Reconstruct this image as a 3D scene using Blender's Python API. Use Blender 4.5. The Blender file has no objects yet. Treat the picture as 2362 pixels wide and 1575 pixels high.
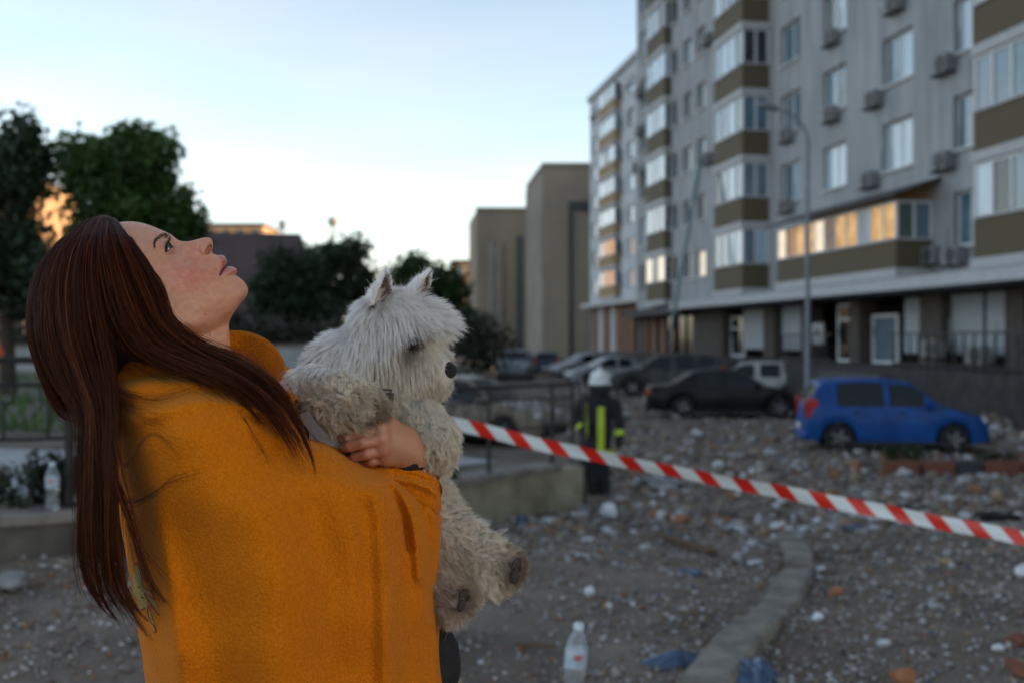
import bpy, math, random
import numpy as np
from mathutils import Vector, Matrix
SC = bpy.context.scene
COL = SC.collection
R = math.radians
# ------------------------------------------------------------------ camera, sky, sun, exposure
FPX, CX, HY, CAMZ = 2296.0, 1181.0, 779.0, 1.5     # focal length in photo pixels, image centre, horizon row, eye height
_cd = bpy.data.cameras.new('camera'); CAM = bpy.data.objects.new('camera', _cd); COL.objects.link(CAM)
CAM.location = (0, 0, CAMZ); CAM.rotation_euler = (R(90), 0, 0)
_cd.sensor_width = 36.0; _cd.lens = 35.0; _cd.shift_y = -(787.5 - HY) / 2362.0
_cd.clip_start = 0.05; _cd.clip_end = 3000
_cd.dof.use_dof = True; _cd.dof.focus_distance = 1.20; _cd.dof.aperture_fstop = 4.0; _cd.dof.aperture_blades = 9
SC.camera = CAM
SUN_EL, SUN_AZ = 8.0, 95.0          # degrees; azimuth clockwise from +Y (the view direction)
W = bpy.data.worlds.new('World'); SC.world = W; W.use_nodes = True
nt = W.node_tree; nt.nodes.clear()
_out = nt.nodes.new('ShaderNodeOutputWorld'); _bg = nt.nodes.new('ShaderNodeBackground')
_sky = nt.nodes.new('ShaderNodeTexSky'); _sky.sky_type = 'NISHITA'; _sky.sun_disc = False
_sky.sun_elevation = R(SUN_EL); _sky.sun_rotation = R(SUN_AZ)
_sky.air_density = 1.0; _sky.dust_density = 1.0; _sky.ozone_density = 1.5
_bg.inputs['Strength'].default_value = 0.15
# faint, even high cloud veil that desaturates the sky a little
_tc = nt.nodes.new('ShaderNodeTexCoord'); _mp = nt.nodes.new('ShaderNodeMapping'); _mp.inputs['Scale'].default_value = (1.2, 1.2, 5.0)
_mp.inputs['Rotation'].default_value = (0.0, R(24), 0.0)
_nz = nt.nodes.new('ShaderNodeTexNoise'); _nz.inputs['Scale'].default_value = 1.6; _nz.inputs['Detail'].default_value = 3
_rp = nt.nodes.new('ShaderNodeMapRange'); _rp.inputs[1].default_value = 0.35; _rp.inputs[2].default_value = 0.75
_rp.inputs[3].default_value = 0.2; _rp.inputs[4].default_value = 0.8
_bw = nt.nodes.new('ShaderNodeRGBToBW'); _cm = nt.nodes.new('ShaderNodeMix'); _cm.data_type = 'RGBA'
_tint = nt.nodes.new('ShaderNodeMix'); _tint.data_type = 'RGBA'; _tint.blend_type = 'MULTIPLY'; _tint.inputs[0].default_value = 1.0
_tint.inputs[7].default_value = (1.20, 1.22, 1.27, 1)
L = nt.links.new
L(_tc.outputs['Generated'], _mp.inputs[0]); L(_mp.outputs[0], _nz.inputs['Vector']); L(_nz.outputs['Fac'], _rp.inputs[0])
L(_sky.outputs[0], _bw.inputs[0]); L(_bw.outputs[0], _tint.inputs[6]); L(_rp.outputs[0], _cm.inputs[0])
L(_sky.outputs[0], _cm.inputs[6]); L(_tint.outputs[2], _cm.inputs[7]); L(_cm.outputs[2], _bg.inputs[0]); L(_bg.outputs[0], _out.inputs[0])
_sl = bpy.data.lights.new('sun', 'SUN'); _sl.energy = 3.0; _sl.angle = R(0.5); _sl.color = (1.0, 0.62, 0.32)
SUN = bpy.data.objects.new('sun', _sl); COL.objects.link(SUN)
_sd = Vector((math.sin(R(SUN_AZ)) * math.cos(R(SUN_EL)), math.cos(R(SUN_AZ)) * math.cos(R(SUN_EL)), math.sin(R(SUN_EL))))
SUN.rotation_euler = _sd.to_track_quat('Z', 'Y').to_euler(); SUN.location = (40, -20, 30)
VS = SC.view_settings; VS.view_transform = 'Standard'; VS.look = 'None'; VS.gamma = 1.0; VS.use_curve_mapping = False
VS.exposure = 1.62
SC.render.engine = 'CYCLES'
cy = SC.cycles; cy.use_denoising = True; cy.max_bounces = 6; cy.diffuse_bounces = 4; cy.glossy_bounces = 3
cy.transmission_bounces = 5; cy.transparent_max_bounces = 12; cy.sample_clamp_indirect = 6.0
try: cy.denoiser = 'OPENIMAGEDENOISE'
except Exception: pass
SC.render.film_transparent = False
try: bpy.context.scene.cycles_curves.shape = 'RIBBONS'
except Exception: pass

# ------------------------------------------------------------------ helpers
def at(px, py, Y):
    """world point seen at photo pixel (2362x1575) at depth Y"""
    return Vector(((px - CX) / FPX * Y, Y, CAMZ - (py - HY) / FPX * Y))
def sstep(a, b, x):
    t = np.clip((np.asarray(x, float) - a) / (b - a), 0, 1); return t * t * (3 - 2 * t)
def gz(X, Y):
    """height of the rubble covered ground"""
    X = np.asarray(X, float); Y = np.asarray(Y, float)
    y0 = 3.2 + 3.8 * sstep(-0.3, -2.6, X)
    t = np.clip((Y - y0) / (14.2 - y0), 0, 1)
    t = t - 0.06 * np.sin(2 * np.pi * t)
    return -0.86 * t
def on_ground(px, py):
    """ground point under a photo pixel"""
    lo, hi = 1.0, 300.0
    f = lambda Y: float(at(px, py, Y).z - gz((px - CX) / FPX * Y, Y))
    for _ in range(60):
        m = (lo + hi) / 2
        if f(m) > 0: lo = m
        else: hi = m
    return at(px, py, lo)
RNG = np.random.default_rng(7)
rnd = random.Random(11)
MATS = {}
def M(name, col=(.5, .5, .5), rough=.7, var=0.0, scale=6.0, bump=0.0, bscale=None, metal=0.0, spec=0.5, emit=0.0, emitc=None, attr=None, col2=None, sheen=0.0, coat=0.0, alpha=1.0, trans=0.0, detail=5, sub=0.0, stretch=None):
    if name in MATS: return MATS[name]
    m = bpy.data.materials.new(name); m.use_nodes = True; MATS[name] = m
    n = m.node_tree.nodes; l = m.node_tree.links.new; b = n['Principled BSDF']
    b.inputs['Base Color'].default_value = (*col, 1); b.inputs['Roughness'].default_value = rough
    b.inputs['Metallic'].default_value = metal; b.inputs['Specular IOR Level'].default_value = spec
    b.inputs['Coat Weight'].default_value = coat; b.inputs['Coat Roughness'].default_value = 0.05
    b.inputs['Sheen Weight'].default_value = sheen; b.inputs['Alpha'].default_value = alpha
    b.inputs['Transmission Weight'].default_value = trans
    if sub: b.inputs['Subsurface Weight'].default_value = sub; b.inputs['Subsurface Radius'].default_value = (1.0, .35, .2); b.inputs['Subsurface Scale'].default_value = .008
    if emit:
        b.inputs['Emission Color'].default_value = (*(emitc or col), 1); b.inputs['Emission Strength'].default_value = emit
    src = None
    if attr:
        a = n.new('ShaderNodeAttribute'); a.attribute_name = attr; src = a.outputs['Color']
    if var or bump:
        tc = n.new('ShaderNodeTexCoord'); co = tc.outputs['Object']
        if stretch:
            mp = n.new('ShaderNodeMapping'); mp.inputs['Scale'].default_value = stretch; l(co, mp.inputs[0]); co = mp.outputs[0]
        nz = n.new('ShaderNodeTexNoise'); nz.inputs['Scale'].default_value = scale; nz.inputs['Detail'].default_value = detail; nz.inputs['Roughness'].default_value = .62
        l(co, nz.inputs['Vector'])
        if var:
            mr = n.new('ShaderNodeMapRange'); mr.inputs[1].default_value = .32; mr.inputs[2].default_value = .68
            l(nz.outputs['Fac'], mr.inputs[0])
            mx = n.new('ShaderNodeMix'); mx.data_type = 'RGBA'; l(mr.outputs[0], mx.inputs[0])
            if src is not None:
                mr.inputs[3].default_value = 0; mr.inputs[4].default_value = var; mx.blend_type = 'MULTIPLY'
                l(src, mx.inputs[6]); mx.inputs[7].default_value = (*(col2 or (.35, .33, .3)), 1)
            else:
                mx.inputs[6].default_value = (*[c * (1 - var) for c in col], 1)
                mx.inputs[7].default_value = (*(col2 or [min(1, c * (1 + var * .6)) for c in col]), 1)
            src = mx.outputs[2]
        if bump:
            nb = nz
            if bscale:
                nb = n.new('ShaderNodeTexNoise'); nb.inputs['Scale'].default_value = bscale; nb.inputs['Detail'].default_value = 4; l(co, nb.inputs['Vector'])
            bp = n.new('ShaderNodeBump'); bp.inputs['Strength'].default_value = min(1, bump); bp.inputs['Distance'].default_value = .02
            l(nb.outputs['Fac'], bp.inputs['Height']); l(bp.outputs[0], b.inputs['Normal'])
    if src is not None: l(src, b.inputs['Base Color'])
    return m
def tag(o, label=None, cat=None, group=None, kind=None):
    if label: o['label'] = label
    if cat: o['category'] = cat
    if group: o['group'] = group
    if kind: o['kind'] = kind
    return o
def empty(name, loc=(0, 0, 0), rz=0.0, parent=None):
    o = bpy.data.objects.new(name, None); o.empty_display_size = .2; COL.objects.link(o); o.location = loc; o.rotation_euler = (0, 0, rz)
    if parent: o.parent = parent
    return o
def mesh_obj(name, v, f, mat=None, parent=None, smooth=False, col=None, mats=None, mi=None):
    me = bpy.data.meshes.new(name)
    if isinstance(v, np.ndarray) and isinstance(f, np.ndarray):
        nv, nf, k = len(v), len(f), f.shape[1]
        me.vertices.add(nv); me.vertices.foreach_set('co', np.ascontiguousarray(v, np.float32).ravel())
        me.loops.add(nf * k); me.loops.foreach_set('vertex_index', np.ascontiguousarray(f, np.int32).ravel())
        me.polygons.add(nf); me.polygons.foreach_set('loop_start', np.arange(0, nf * k, k, dtype=np.int32))
        me.update(calc_edges=True)
    else:
        me.from_pydata([tuple(p) for p in v], [], [tuple(p) for p in f]); me.update()
    if smooth: me.polygons.foreach_set('use_smooth', np.ones(len(me.polygons), bool))
    if col is not None:
        a = me.attributes.new('Col', 'FLOAT_COLOR', 'POINT'); c = np.ones((len(v), 4), np.float32); c[:, :3] = col; a.data.foreach_set('color', c.ravel())
    for m in (mats or ([mat] if mat else [])): me.materials.append(m)
    if mi is not None: me.polygons.foreach_set('material_index', np.asarray(mi, np.int32))
    o = bpy.data.objects.new(name, me); COL.objects.link(o)
    if parent: o.parent = parent
    return o
class MB:
    """collects simple solids into one mesh"""
    def __init__(s): s.v = []; s.f = []; s.m = []; s.cur = 0
    def add(s, v, f):
        n = len(s.v); s.v += [Vector(p) for p in v]; s.f += [tuple(i + n for i in q) for q in f]; s.m += [s.cur] * len(f); return s
    def box(s, x0, x1, y0, y1, z0, z1, bev=0.0):
        if bev:
            b = bev; v = []
            for z, k in ((z0, b), (z0 + b, 0), (z1 - b, 0), (z1, b)):
                v += [(x0 + k, y0 + k, z), (x1 - k, y0 + k, z), (x1 - k, y1 - k, z), (x0 + k, y1 - k, z)]
            f = [(3, 2, 1, 0), (12, 13, 14, 15)]
            for r in range(3):
                for i in range(4): f.append((r * 4 + i, r * 4 + (i + 1) % 4, r * 4 + 4 + (i + 1) % 4, r * 4 + 4 + i))
            return s.add(v, f)
        v = [(x0, y0, z0), (x1, y0, z0), (x1, y1, z0), (x0, y1, z0), (x0, y0, z1), (x1, y0, z1), (x1, y1, z1), (x0, y1, z1)]
        return s.add(v, [(3, 2, 1, 0), (4, 5, 6, 7), (0, 1, 5, 4), (1, 2, 6, 5), (2, 3, 7, 6), (3, 0, 4, 7)])
    def tube(s, pts, rad, n=8, cap=True):
        pts = [Vector(p) for p in pts]; rad = rad if hasattr(rad, '__len__') else [rad] * len(pts)
        v = []; f = []; up = None
        for i, p in enumerate(pts):
            d = (pts[min(i + 1, len(pts) - 1)] - pts[max(i - 1, 0)]).normalized()
            if up is None: up = d.orthogonal().normalized()
            a = (up - d * up.dot(d)).normalized(); up = a; b = d.cross(a)
            for k in range(n):
                t = 2 * math.pi * k / n; v.append(p + (a * math.cos(t) + b * math.sin(t)) * rad[i])
        for i in range(len(pts) - 1):
            for k in range(n): f.append((i * n + k, i * n + (k + 1) % n, (i + 1) * n + (k + 1) % n, (i + 1) * n + k))
        if cap: f += [tuple(range(n - 1, -1, -1)), tuple(range((len(pts) - 1) * n, len(pts) * n))]
        return s.add(v, f)
    def prism(s, poly, z0, z1):
        n = len(poly); v = [(p[0], p[1], z0) for p in poly] + [(p[0], p[1], z1) for p in poly]
        return s.add(v, [tuple(range(n - 1, -1, -1)), tuple(range(n, 2 * n))] + [(i, (i + 1) % n, n + (i + 1) % n, n + i) for i in range(n)])
    def lathe(s, prof, n=16, axis='z', c=(0, 0, 0)):
        v = []; f = []
        for r, h in prof:
            for k in range(n):
                t = 2 * math.pi * k / n; a, b = r * math.cos(t), r * math.sin(t)
                v.append((c[0] + a, c[1] + b, c[2] + h) if axis == 'z' else (c[0] + a, c[1] + h, c[2] + b))
        for i in range(len(prof) - 1):
            for k in range(n): f.append((i * n + k, i * n + (k + 1) % n, (i + 1) * n + (k + 1) % n, (i + 1) * n + k))
        if prof[0][0] > 1e-5: f.append(tuple(range(n - 1, -1, -1)))
        if prof[-1][0] > 1e-5: f.append(tuple(range((len(prof) - 1) * n, len(prof) * n)))
        return s.add(v, f)
    def xf(s, mtx): s.v = [mtx @ p for p in s.v]; return s
    def build(s, name, mat=None, parent=None, smooth=False, mats=None):
        o = mesh_obj(name, s.v, s.f, mat, parent, smooth, mats=mats, mi=s.m if mats else None); return o
def sharp_smooth(o, ang=40):
    me = o.data; me.polygons.foreach_set('use_smooth', np.ones(len(me.polygons), bool))
    try: me.set_sharp_from_angle(angle=R(ang))
    except Exception: pass
    return o
def copy_tree(o, parent=None):
    c = o.copy(); COL.objects.link(c)
    if parent: c.parent = parent
    for ch in o.children: copy_tree(ch, c)
    return c

# ---- smooth union fields meshed with surface nets: gives one continuous skin
def smin(a, b, k):
    h = np.maximum(k - np.abs(a - b), 0) / k; return np.minimum(a, b) - h * h * k * .25
def sd_cone(P, a, b, ra, rb):
    a = np.asarray(a, float); b = np.asarray(b, float); ba = b - a; l2 = max(ba @ ba, 1e-12)
    t = np.clip(((P - a) @ ba) / l2, 0, 1); return np.linalg.norm(P - a - t[..., None] * ba, axis=-1) - (ra + (rb - ra) * t)
def sd_ell(P, c, r, rot=None):
    q = P - np.asarray(c, float); r = np.asarray(r, float)
    if rot is not None: q = q @ np.asarray(rot, float)
    k0 = np.linalg.norm(q / r, axis=-1); k1 = np.linalg.norm(q / (r * r), axis=-1); return k0 * (k0 - 1) / np.maximum(k1, 1e-9)
def surface_net(field, lo, hi, h):
    lo = np.asarray(lo, float); hi = np.asarray(hi, float); n = np.maximum(np.ceil((hi - lo) / h).astype(int) + 1, 3)
    g = np.stack(np.meshgrid(*[lo[i] + h * np.arange(n[i]) for i in range(3)], indexing='ij'), -1)
    D = np.empty(n); 
    for i in range(n[0]): D[i] = field(g[i])
    S = D < 0; c = [S[dx:n[0] - 1 + dx, dy:n[1] - 1 + dy, dz:n[2] - 1 + dz] for dx in (0, 1) for dy in (0, 1) for dz in (0, 1)]
    cnt = sum(x.astype(int) for x in c); act = (cnt > 0) & (cnt < 8)
    idx = -np.ones(act.shape, int); idx[act] = np.arange(act.sum()); cell = np.argwhere(act)
    acc = np.zeros((len(cell), 3)); num = np.zeros(len(cell))
    corners = [np.array(t) for t in ((0,0,0),(0,0,1),(0,1,0),(0,1,1),(1,0,0),(1,0,1),(1,1,0),(1,1,1))]
    val = [D[tuple((cell + k).T)] for k in corners]
    for i in range(8):
        for j in range(i + 1, 8):
            if np.abs(corners[i] - corners[j]).sum() != 1: continue
            m = (val[i] < 0) != (val[j] < 0)
            if not m.any(): continue
            t = val[i][m] / (val[i][m] - val[j][m]); acc[m] += corners[i] + t[:, None] * (corners[j] - corners[i]); num[m] += 1
    V = lo + h * (cell + acc / np.maximum(num, 1)[:, None]); F = []
    for ax in range(3):
        a, b = [(1, 2), (2, 0), (0, 1)][ax]
        sl0 = [slice(None)] * 3; sl1 = [slice(None)] * 3; sl0[ax] = slice(0, -1); sl1[ax] = slice(1, None)
        A, B = S[tuple(sl0)], S[tuple(sl1)]; e = np.argwhere(A != B)
        e = e[(e[:, a] > 0) & (e[:, b] > 0) & (e[:, a] < n[a] - 1) & (e[:, b] < n[b] - 1)]
        if not len(e): continue
        ua = np.zeros(3, int); ua[a] = 1; ub = np.zeros(3, int); ub[b] = 1
        q = np.stack([idx[tuple((e - ua - ub).T)], idx[tuple((e - ub).T)], idx[tuple(e.T)], idx[tuple((e - ua).T)]], 1)
        ins = A[tuple(e.T)]; q[~ins] = q[~ins][:, ::-1]; F.append(q)
    return V, np.concatenate(F)
def rbf(pts, val, smooth=0.0):
    """thin plate spline through scattered (x, y) -> value"""
    pts = np.asarray(pts, float); val = np.asarray(val, float); n = len(pts); sc = 100.0; p = pts / sc
    k = lambda r: np.where(r > 1e-9, r * r * np.log(np.maximum(r, 1e-9)), 0.0)
    A = np.zeros((n + 3, n + 3)); A[:n, :n] = k(np.linalg.norm(p[:, None] - p[None], axis=-1)) + smooth * np.eye(n)
    A[:n, n] = A[n, :n] = 1; A[:n, n + 1:] = p; A[n + 1:, :n] = p.T
    w = np.linalg.solve(A, np.concatenate([val, np.zeros(3)]))
    def f(q):
        q = np.asarray(q, float) / sc; sh = q.shape[:-1]; q = q.reshape(-1, 2); out = np.empty(len(q))
        for i in range(0, len(q), 20000):
            z = q[i:i + 20000]; out[i:i + 20000] = k(np.linalg.norm(z[:, None] - p[None], axis=-1)) @ w[:n] + w[n] + z @ w[n + 1:]
        return out.reshape(sh)
    return f
def seg_dist(Q, poly, closed=False):
    """distance of points Q (N,2) to a polyline, plus parameter (arc fraction)"""
    poly = np.asarray(poly, float); a = poly if closed else poly[:-1]; b = np.roll(poly, -1, 0) if closed else poly[1:]
    L_ = np.linalg.norm(b - a, axis=1); cum = np.concatenate([[0], np.cumsum(L_)]); best = np.full(len(Q), 1e9); par = np.zeros(len(Q))
    for i in range(len(a)):
        ba = b[i] - a[i]; t = np.clip(((Q - a[i]) @ ba) / max(ba @ ba, 1e-9), 0, 1); d = np.linalg.norm(Q - a[i] - t[:, None] * ba, axis=1)
        m = d < best; best[m] = d[m]; par[m] = (cum[i] + t[m] * L_[i]) / cum[-1]
    return best, par
def resample(poly, n, smooth=False):
    p = np.asarray(poly, float)
    if smooth:                                    # Catmull-Rom
        q = []
        for i in range(len(p) - 1):
            p0, p1, p2, p3 = p[max(i - 1, 0)], p[i], p[i + 1], p[min(i + 2, len(p) - 1)]
            for t in np.linspace(0, 1, 12, endpoint=False):
                q.append(.5 * (2 * p1 + (p2 - p0) * t + (2 * p0 - 5 * p1 + 4 * p2 - p3) * t * t + (3 * p1 - p0 - 3 * p2 + p3) * t ** 3))
        q.append(p[-1]); p = np.array(q)
    L_ = np.concatenate([[0], np.cumsum(np.linalg.norm(np.diff(p, axis=0), axis=1))]); s = np.linspace(0, L_[-1], n)
    return np.stack([np.interp(s, L_, p[:, k]) for k in range(p.shape[1])], 1)
def hair(name, strands, rad, mat, parent=None, col=None, tip=.25):
    """strands (N,K,3) as a hair curves object"""
    N, K, _ = strands.shape; hc = bpy.data.hair_curves.new(name); hc.add_curves([K] * N)
    hc.attributes['position'].data.foreach_set('vector', np.ascontiguousarray(strands, np.float32).ravel())
    r = np.linspace(1, tip, K) ** .8; rr = (np.asarray(rad, float).reshape(-1, 1) * np.ones((N, 1)) * r)
    a = hc.attributes.get('radius') or hc.attributes.new('radius', 'FLOAT', 'POINT'); a.data.foreach_set('value', rr.astype(np.float32).ravel())
    if col is not None:
        c = np.ones((N, K, 4), np.float32); c[..., :3] = np.asarray(col, float).reshape(N, -1, 3) if np.asarray(col).ndim == 3 else np.asarray(col, float)[:, None, :]
        at_ = hc.attributes.new('Col', 'FLOAT_COLOR', 'POINT'); at_.data.foreach_set('color', c.ravel())
    hc.materials.append(mat); o = bpy.data.objects.new(name, hc); COL.objects.link(o)
    if parent: o.parent = parent
    return o
def grid_faces(nr, nc, off=0, loop=False):
    i = np.arange(nr - 1)[:, None]; j = np.arange(nc if loop else nc - 1)[None]; j2 = (j + 1) % nc; return (np.stack([i * nc + j, i * nc + j2, (i + 1) * nc + j2, (i + 1) * nc + j], -1).reshape(-1, 4) + off)
# ------------------------------------------------------------------ ground
m_dirt = M('dusty ground', (.155, .112, .080), .95, .45, 1.1, .4, 14, col2=(.215, .168, .132))
def sheet(name, xs, ys, zf, mat, kind='structure'):
    X, Y = np.meshgrid(xs, ys); Z = zf(X, Y); v = np.stack([X, Y, Z], -1).reshape(-1, 3); nx, ny = len(xs), len(ys)
    i = (np.arange(ny - 1)[:, None] * nx + np.arange(nx - 1)[None]).ravel()
    o = mesh_obj(name, v, np.stack([i, i + 1, i + nx + 1, i + nx], 1), mat, smooth=True); tag(o, kind=kind); return o
def bumpy(X, Y):
    return .018 * np.sin(3.1 * X + 1.7 * Y) * np.cos(2.3 * Y - .9 * X) + .012 * np.sin(7.3 * X - 2.2) * np.sin(6.1 * Y)
gx = np.concatenate([np.linspace(-400, -30, 24)[:-1], np.linspace(-30, -6, 25)[:-1], np.linspace(-6, 8, 113)[:-1], np.linspace(8, 40, 33)[:-1], np.linspace(40, 400, 20)])
gy = np.concatenate([np.linspace(-80, -4, 12)[:-1], np.linspace(-4, 1, 8)[:-1], np.linspace(1, 20, 150)[:-1], np.linspace(20, 80, 61)[:-1], np.linspace(80, 900, 30)])
ground = sheet('ground', gx, gy, lambda X, Y: gz(X, Y) + bumpy(X, Y) * (np.abs(Y) < 40) - .01, m_dirt)
# ------------------------------------------------------------------ apartment building (local x runs along the facade, y points out of it, z up)
EX, EY = -.1618, .9868
def T(pxd, o=0.0, X0=18.04):
    u = (pxd * 1.0043 - CX) / FPX
    return (X0 - EY * o - EX * u * o) / (EY * u - EX)
def zat(pxd, pyd, o=0.0, X0=18.04):
    Y = T(pxd, o, X0) * EY + EX * o
    return CAMZ - (pyd * 1.0043 - HY) / FPX * Y
m_wall = M('pale facade render', (.315, .328, .350), .9, .26, 1.1, .15, 9, col2=(.375, .385, .405), stretch=(1.4, 1.4, .22))
m_wallB = M('white facade render', (.47, .50, .54), .9, .18, .6, .1)
m_brown = M('brown balcony cladding', (.10, .078, .043), .75, .2, 3, stretch=(.3, .3, 30), bump=.4)
m_ochre = M('ochre balcony cladding', (.30, .21, .11), .8, .2, 3)
m_trim = M('white trim', (.42, .42, .44), .7, .12, 4)
m_frame = M('white window frame', (.68, .69, .71), .5, .08, 8)
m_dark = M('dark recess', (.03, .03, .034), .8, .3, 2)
m_brick = M('dark pillar brick', (.085, .072, .062), .9, .4, 7, .4)
m_roof = M('dark roofing', (.05, .05, .055), .8, .3, 3)
GL = [M('glass dark', (.018, .025, .028), .06, .3, .8, spec=.8), M('glass with grey curtain', (.13, .19, .25), .1, .3, 1.2, coat=1, stretch=(3, 3, .2)),
      M('glass with white curtain', (.40, .52, .62), .15, .3, 2.2, coat=1, stretch=(3, 3, .2)), M('glass blue', (.07, .15, .21), .06, .3, .9, coat=1),
      M('glass with green blind', (.06, .095, .085), .1, .3, 1.5, coat=1)]
m_glow = M('glass with painted warm reflection', (.72, .33, .08), .25, .55, 2.6, coat=.4, emit=.0, col2=(.9, .50, .17))  # warm reflection painted into the pane colour, with a faint added glow
_b = m_glow.node_tree.nodes['Principled BSDF']; _b.inputs['Emission Strength'].default_value = .2
m_glow.node_tree.links.new(_b.inputs['Base Color'].links[0].from_socket, _b.inputs['Emission Color'])
m_glow_pale = M('glass with added pale glow', (.8, .68, .5), .25, .3, 2, coat=.6, emit=.2, emitc=(1, .82, .6))  # pale warm glow added to the pane in place of a reflection
def gpick(w): return GL[int(RNG.choice(5, p=w))]
def facade(name, t0, t1, z0, z1, holes, mat, parent, o=0.0, rev=.16):
    ts = sorted({t0, t1, *[h[0] for h in holes], *[h[1] for h in holes]}); zs = sorted({z0, z1, *[h[2] for h in holes], *[h[3] for h in holes]})
    ts = [t for t in ts if t0 <= t <= t1]; mb = MB()
    for a, b in zip(ts[:-1], ts[1:]):
        for c, d in zip(zs[:-1], zs[1:]):
            tm, zm = (a + b) / 2, (c + d) / 2
            if any(h[0] < tm < h[1] and h[2] < zm < h[3] for h in holes): continue
            mb.add([(a, o, c), (b, o, c), (b, o, d), (a, o, d)], [(0, 1, 2, 3)])
    for a, b, c, d in holes:
        p = [(a, c), (b, c), (b, d), (a, d)]
        for i in range(4):
            q, r = p[i], p[(i + 1) % 4]; mb.add([(q[0], o, q[1]), (q[0], o - rev, q[1]), (r[0], o - rev, r[1]), (r[0], o, r[1])], [(0, 1, 2, 3)])
    return mb.build(name, mat, parent)
def window(parent, t0, t1, z0, z1, o=-.16, n=2, w=(.25, .2, .25, .15, .15), fr=.07, sill=True, glass=None):
    mb = MB(); d = .05
    mb.box(t0, t1, o - d, o, z0, z0 + fr).box(t0, t1, o - d, o, z1 - fr, z1)
    xs = np.linspace(t0, t1, n + 1)
    for i, x in enumerate(xs):
        a = x if i == 0 else (x - fr if i == n else x - fr / 2); mb.box(a, a + fr, o - d, o, z0 + fr, z1 - fr)
    if sill: mb.box(t0 - .06, t1 + .06, o + .002, o + .26, z0 - .05, z0 - .003)
    wd = mb.build('window', m_frame, parent)
    for i in range(n):
        a = xs[i] + fr * .6; b = xs[i + 1] - fr * .6
        g = glass[i] if glass else gpick(w)
        MB().box(a, b, o - .035, o - .025, z0 + fr * .5, z1 - fr * .5).build('pane', g, wd)
    return wd
def balcony(parent, t0, t1, out, zb, ht=1.05, gh=1.5, nf=4, ns=2, band=m_brown, wf=(.15, .2, .35, .2, .1), ws=(.35, .2, .05, .15, .25), lit=None, slab=.28, name='balcony', o0=.003):
    """glazed balcony: clad parapet, slab, glazing on the front and on both ends"""
    bal = MB().box(t0, t1, o0, out, zb, zb + ht).build(name, band, parent)
    MB().box(t0 - .06, t1 + .06, o0, out + .07, zb - slab, zb - .003).build('slab', m_trim, bal)
    MB().box(t0 - .03, t1 + .03, o0, out + .05, zb + ht + .003, zb + ht + .075).build('sill', m_trim, bal)
    z0, z1 = zb + ht + .078, zb + ht + gh; fr = .075; mb = MB()
    xs = np.linspace(t0, t1, nf + 1)
    for x in xs: mb.box(min(max(x - fr / 2, t0), t1 - fr), min(max(x - fr / 2, t0), t1 - fr) + fr, out - .08, out, z0, z1)
    mb.box(t0 + fr, t1 - fr, out - .075, out - .005, z1 - fr, z1 - .003)
    ys = np.linspace(o0, out - .08, ns + 1)
    for y in ys[:-1]:
        for x in (t0, t1 - fr): mb.box(x, x + fr, y, y + fr, z0, z1)
    for x in (t0, t1 - fr): mb.box(x + .003, x + fr - .003, o0, out - .083, z1 - fr, z1 - .004)
    mb.build('glazing_frame', m_frame, bal)
    for i in range(nf):
        g = gpick(wf)
        if lit and lit[i] is not None: g = lit[i]
        MB().box(xs[i] + fr * .5, xs[i + 1] - fr * .5, out - .05, out - .04, z0 + .002, z1 - fr).build('pane', g, bal)
    for i in range(ns):
        MB().box(t0 + .03, t0 + .04, ys[i] + fr * .6, ys[i + 1] - .002, z0 + .002, z1 - fr).build('pane', gpick(ws), bal)
    # dark room inside
    return bal
A = empty('apartment_building', (18.04, 0, 0), math.atan2(EY, EX))
tag(A, 'long pale nine storey apartment block with brown glazed balconies on the right', 'building')
ROOF = 27.2; FL = 2.85
tA0, tA1 = -5.0, T(1462)
cols = [(1793, 1838, 1, 8, 2), (1890, 1943, 1, 8, 2), (2027, 2096, 1, 8, 2), (2190, 2252, 0, 8, 2)]
small = [(1540, 1556), (1569, 1588), (1600, 1620)]
holes = []; wins = []
for a, b, k0, k1, n in cols:
    t0, t1 = T(b), T(a)
    for k in range(k0, k1):
        h = (t0, t1, 4.2 + FL * k, 5.82 + FL * k); holes.append(h); wins.append((h, n, (.2, .25, .25, .25, .05)))
for a, b in small:
    for k in range(0, 8):
        h = (T(b), T(a), 4.62 + FL * k, 5.98 + FL * k); holes.append(h); wins.append((h, 1, (.55, .15, .1, .1, .1)))
for k in range(0, 8):
    h = (T(1487), T(1470), 4.2 + FL * k, 5.95 + FL * k); holes.append(h); wins.append((h, 1, (.2, .2, .2, .3, .1)))
# windows on the part of the same block that runs past the camera's right shoulder
for tt in (20.5, 15.5, 11.5, 6.5, 2.0, -3):
    for k in range(0, 8):
        h = (tt, tt + 1.5, 4.2 + FL * k, 5.82 + FL * k); holes.append(h); wins.append((h, 1, (.3, .2, .2, .2, .1)))
facade('wall', tA0, tA1, 3.2, ROOF, holes, m_wall, A)
mb = MB(); D_ = -14.0      # the rest of the block behind its facade
mb.add([(tA0, 0, -1.2), (tA0, D_, -1.2), (tA0, D_, ROOF), (tA0, 0, ROOF)], [(0, 1, 2, 3)])
mb.add([(tA1, 0, -1.2), (tA1, D_, -1.2), (tA1, D_, ROOF), (tA1, 0, ROOF)], [(3, 2, 1, 0)])
mb.add([(tA0, D_, -1.2), (tA1, D_, -1.2), (tA1, D_, ROOF), (tA0, D_, ROOF)], [(0, 1, 2, 3)])
mb.build('side_wall', m_wall, A)
MB().box(tA0 - .2, tA1 + .2, D_ - .2, .35, ROOF + .003, ROOF + .5).build('roof', m_roof, A)
MB().box(tA0 + .1, tA1 - .1, -1.5, -.9, 3.3, ROOF - .1).build('inner_wall', m_dark, A)
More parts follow.
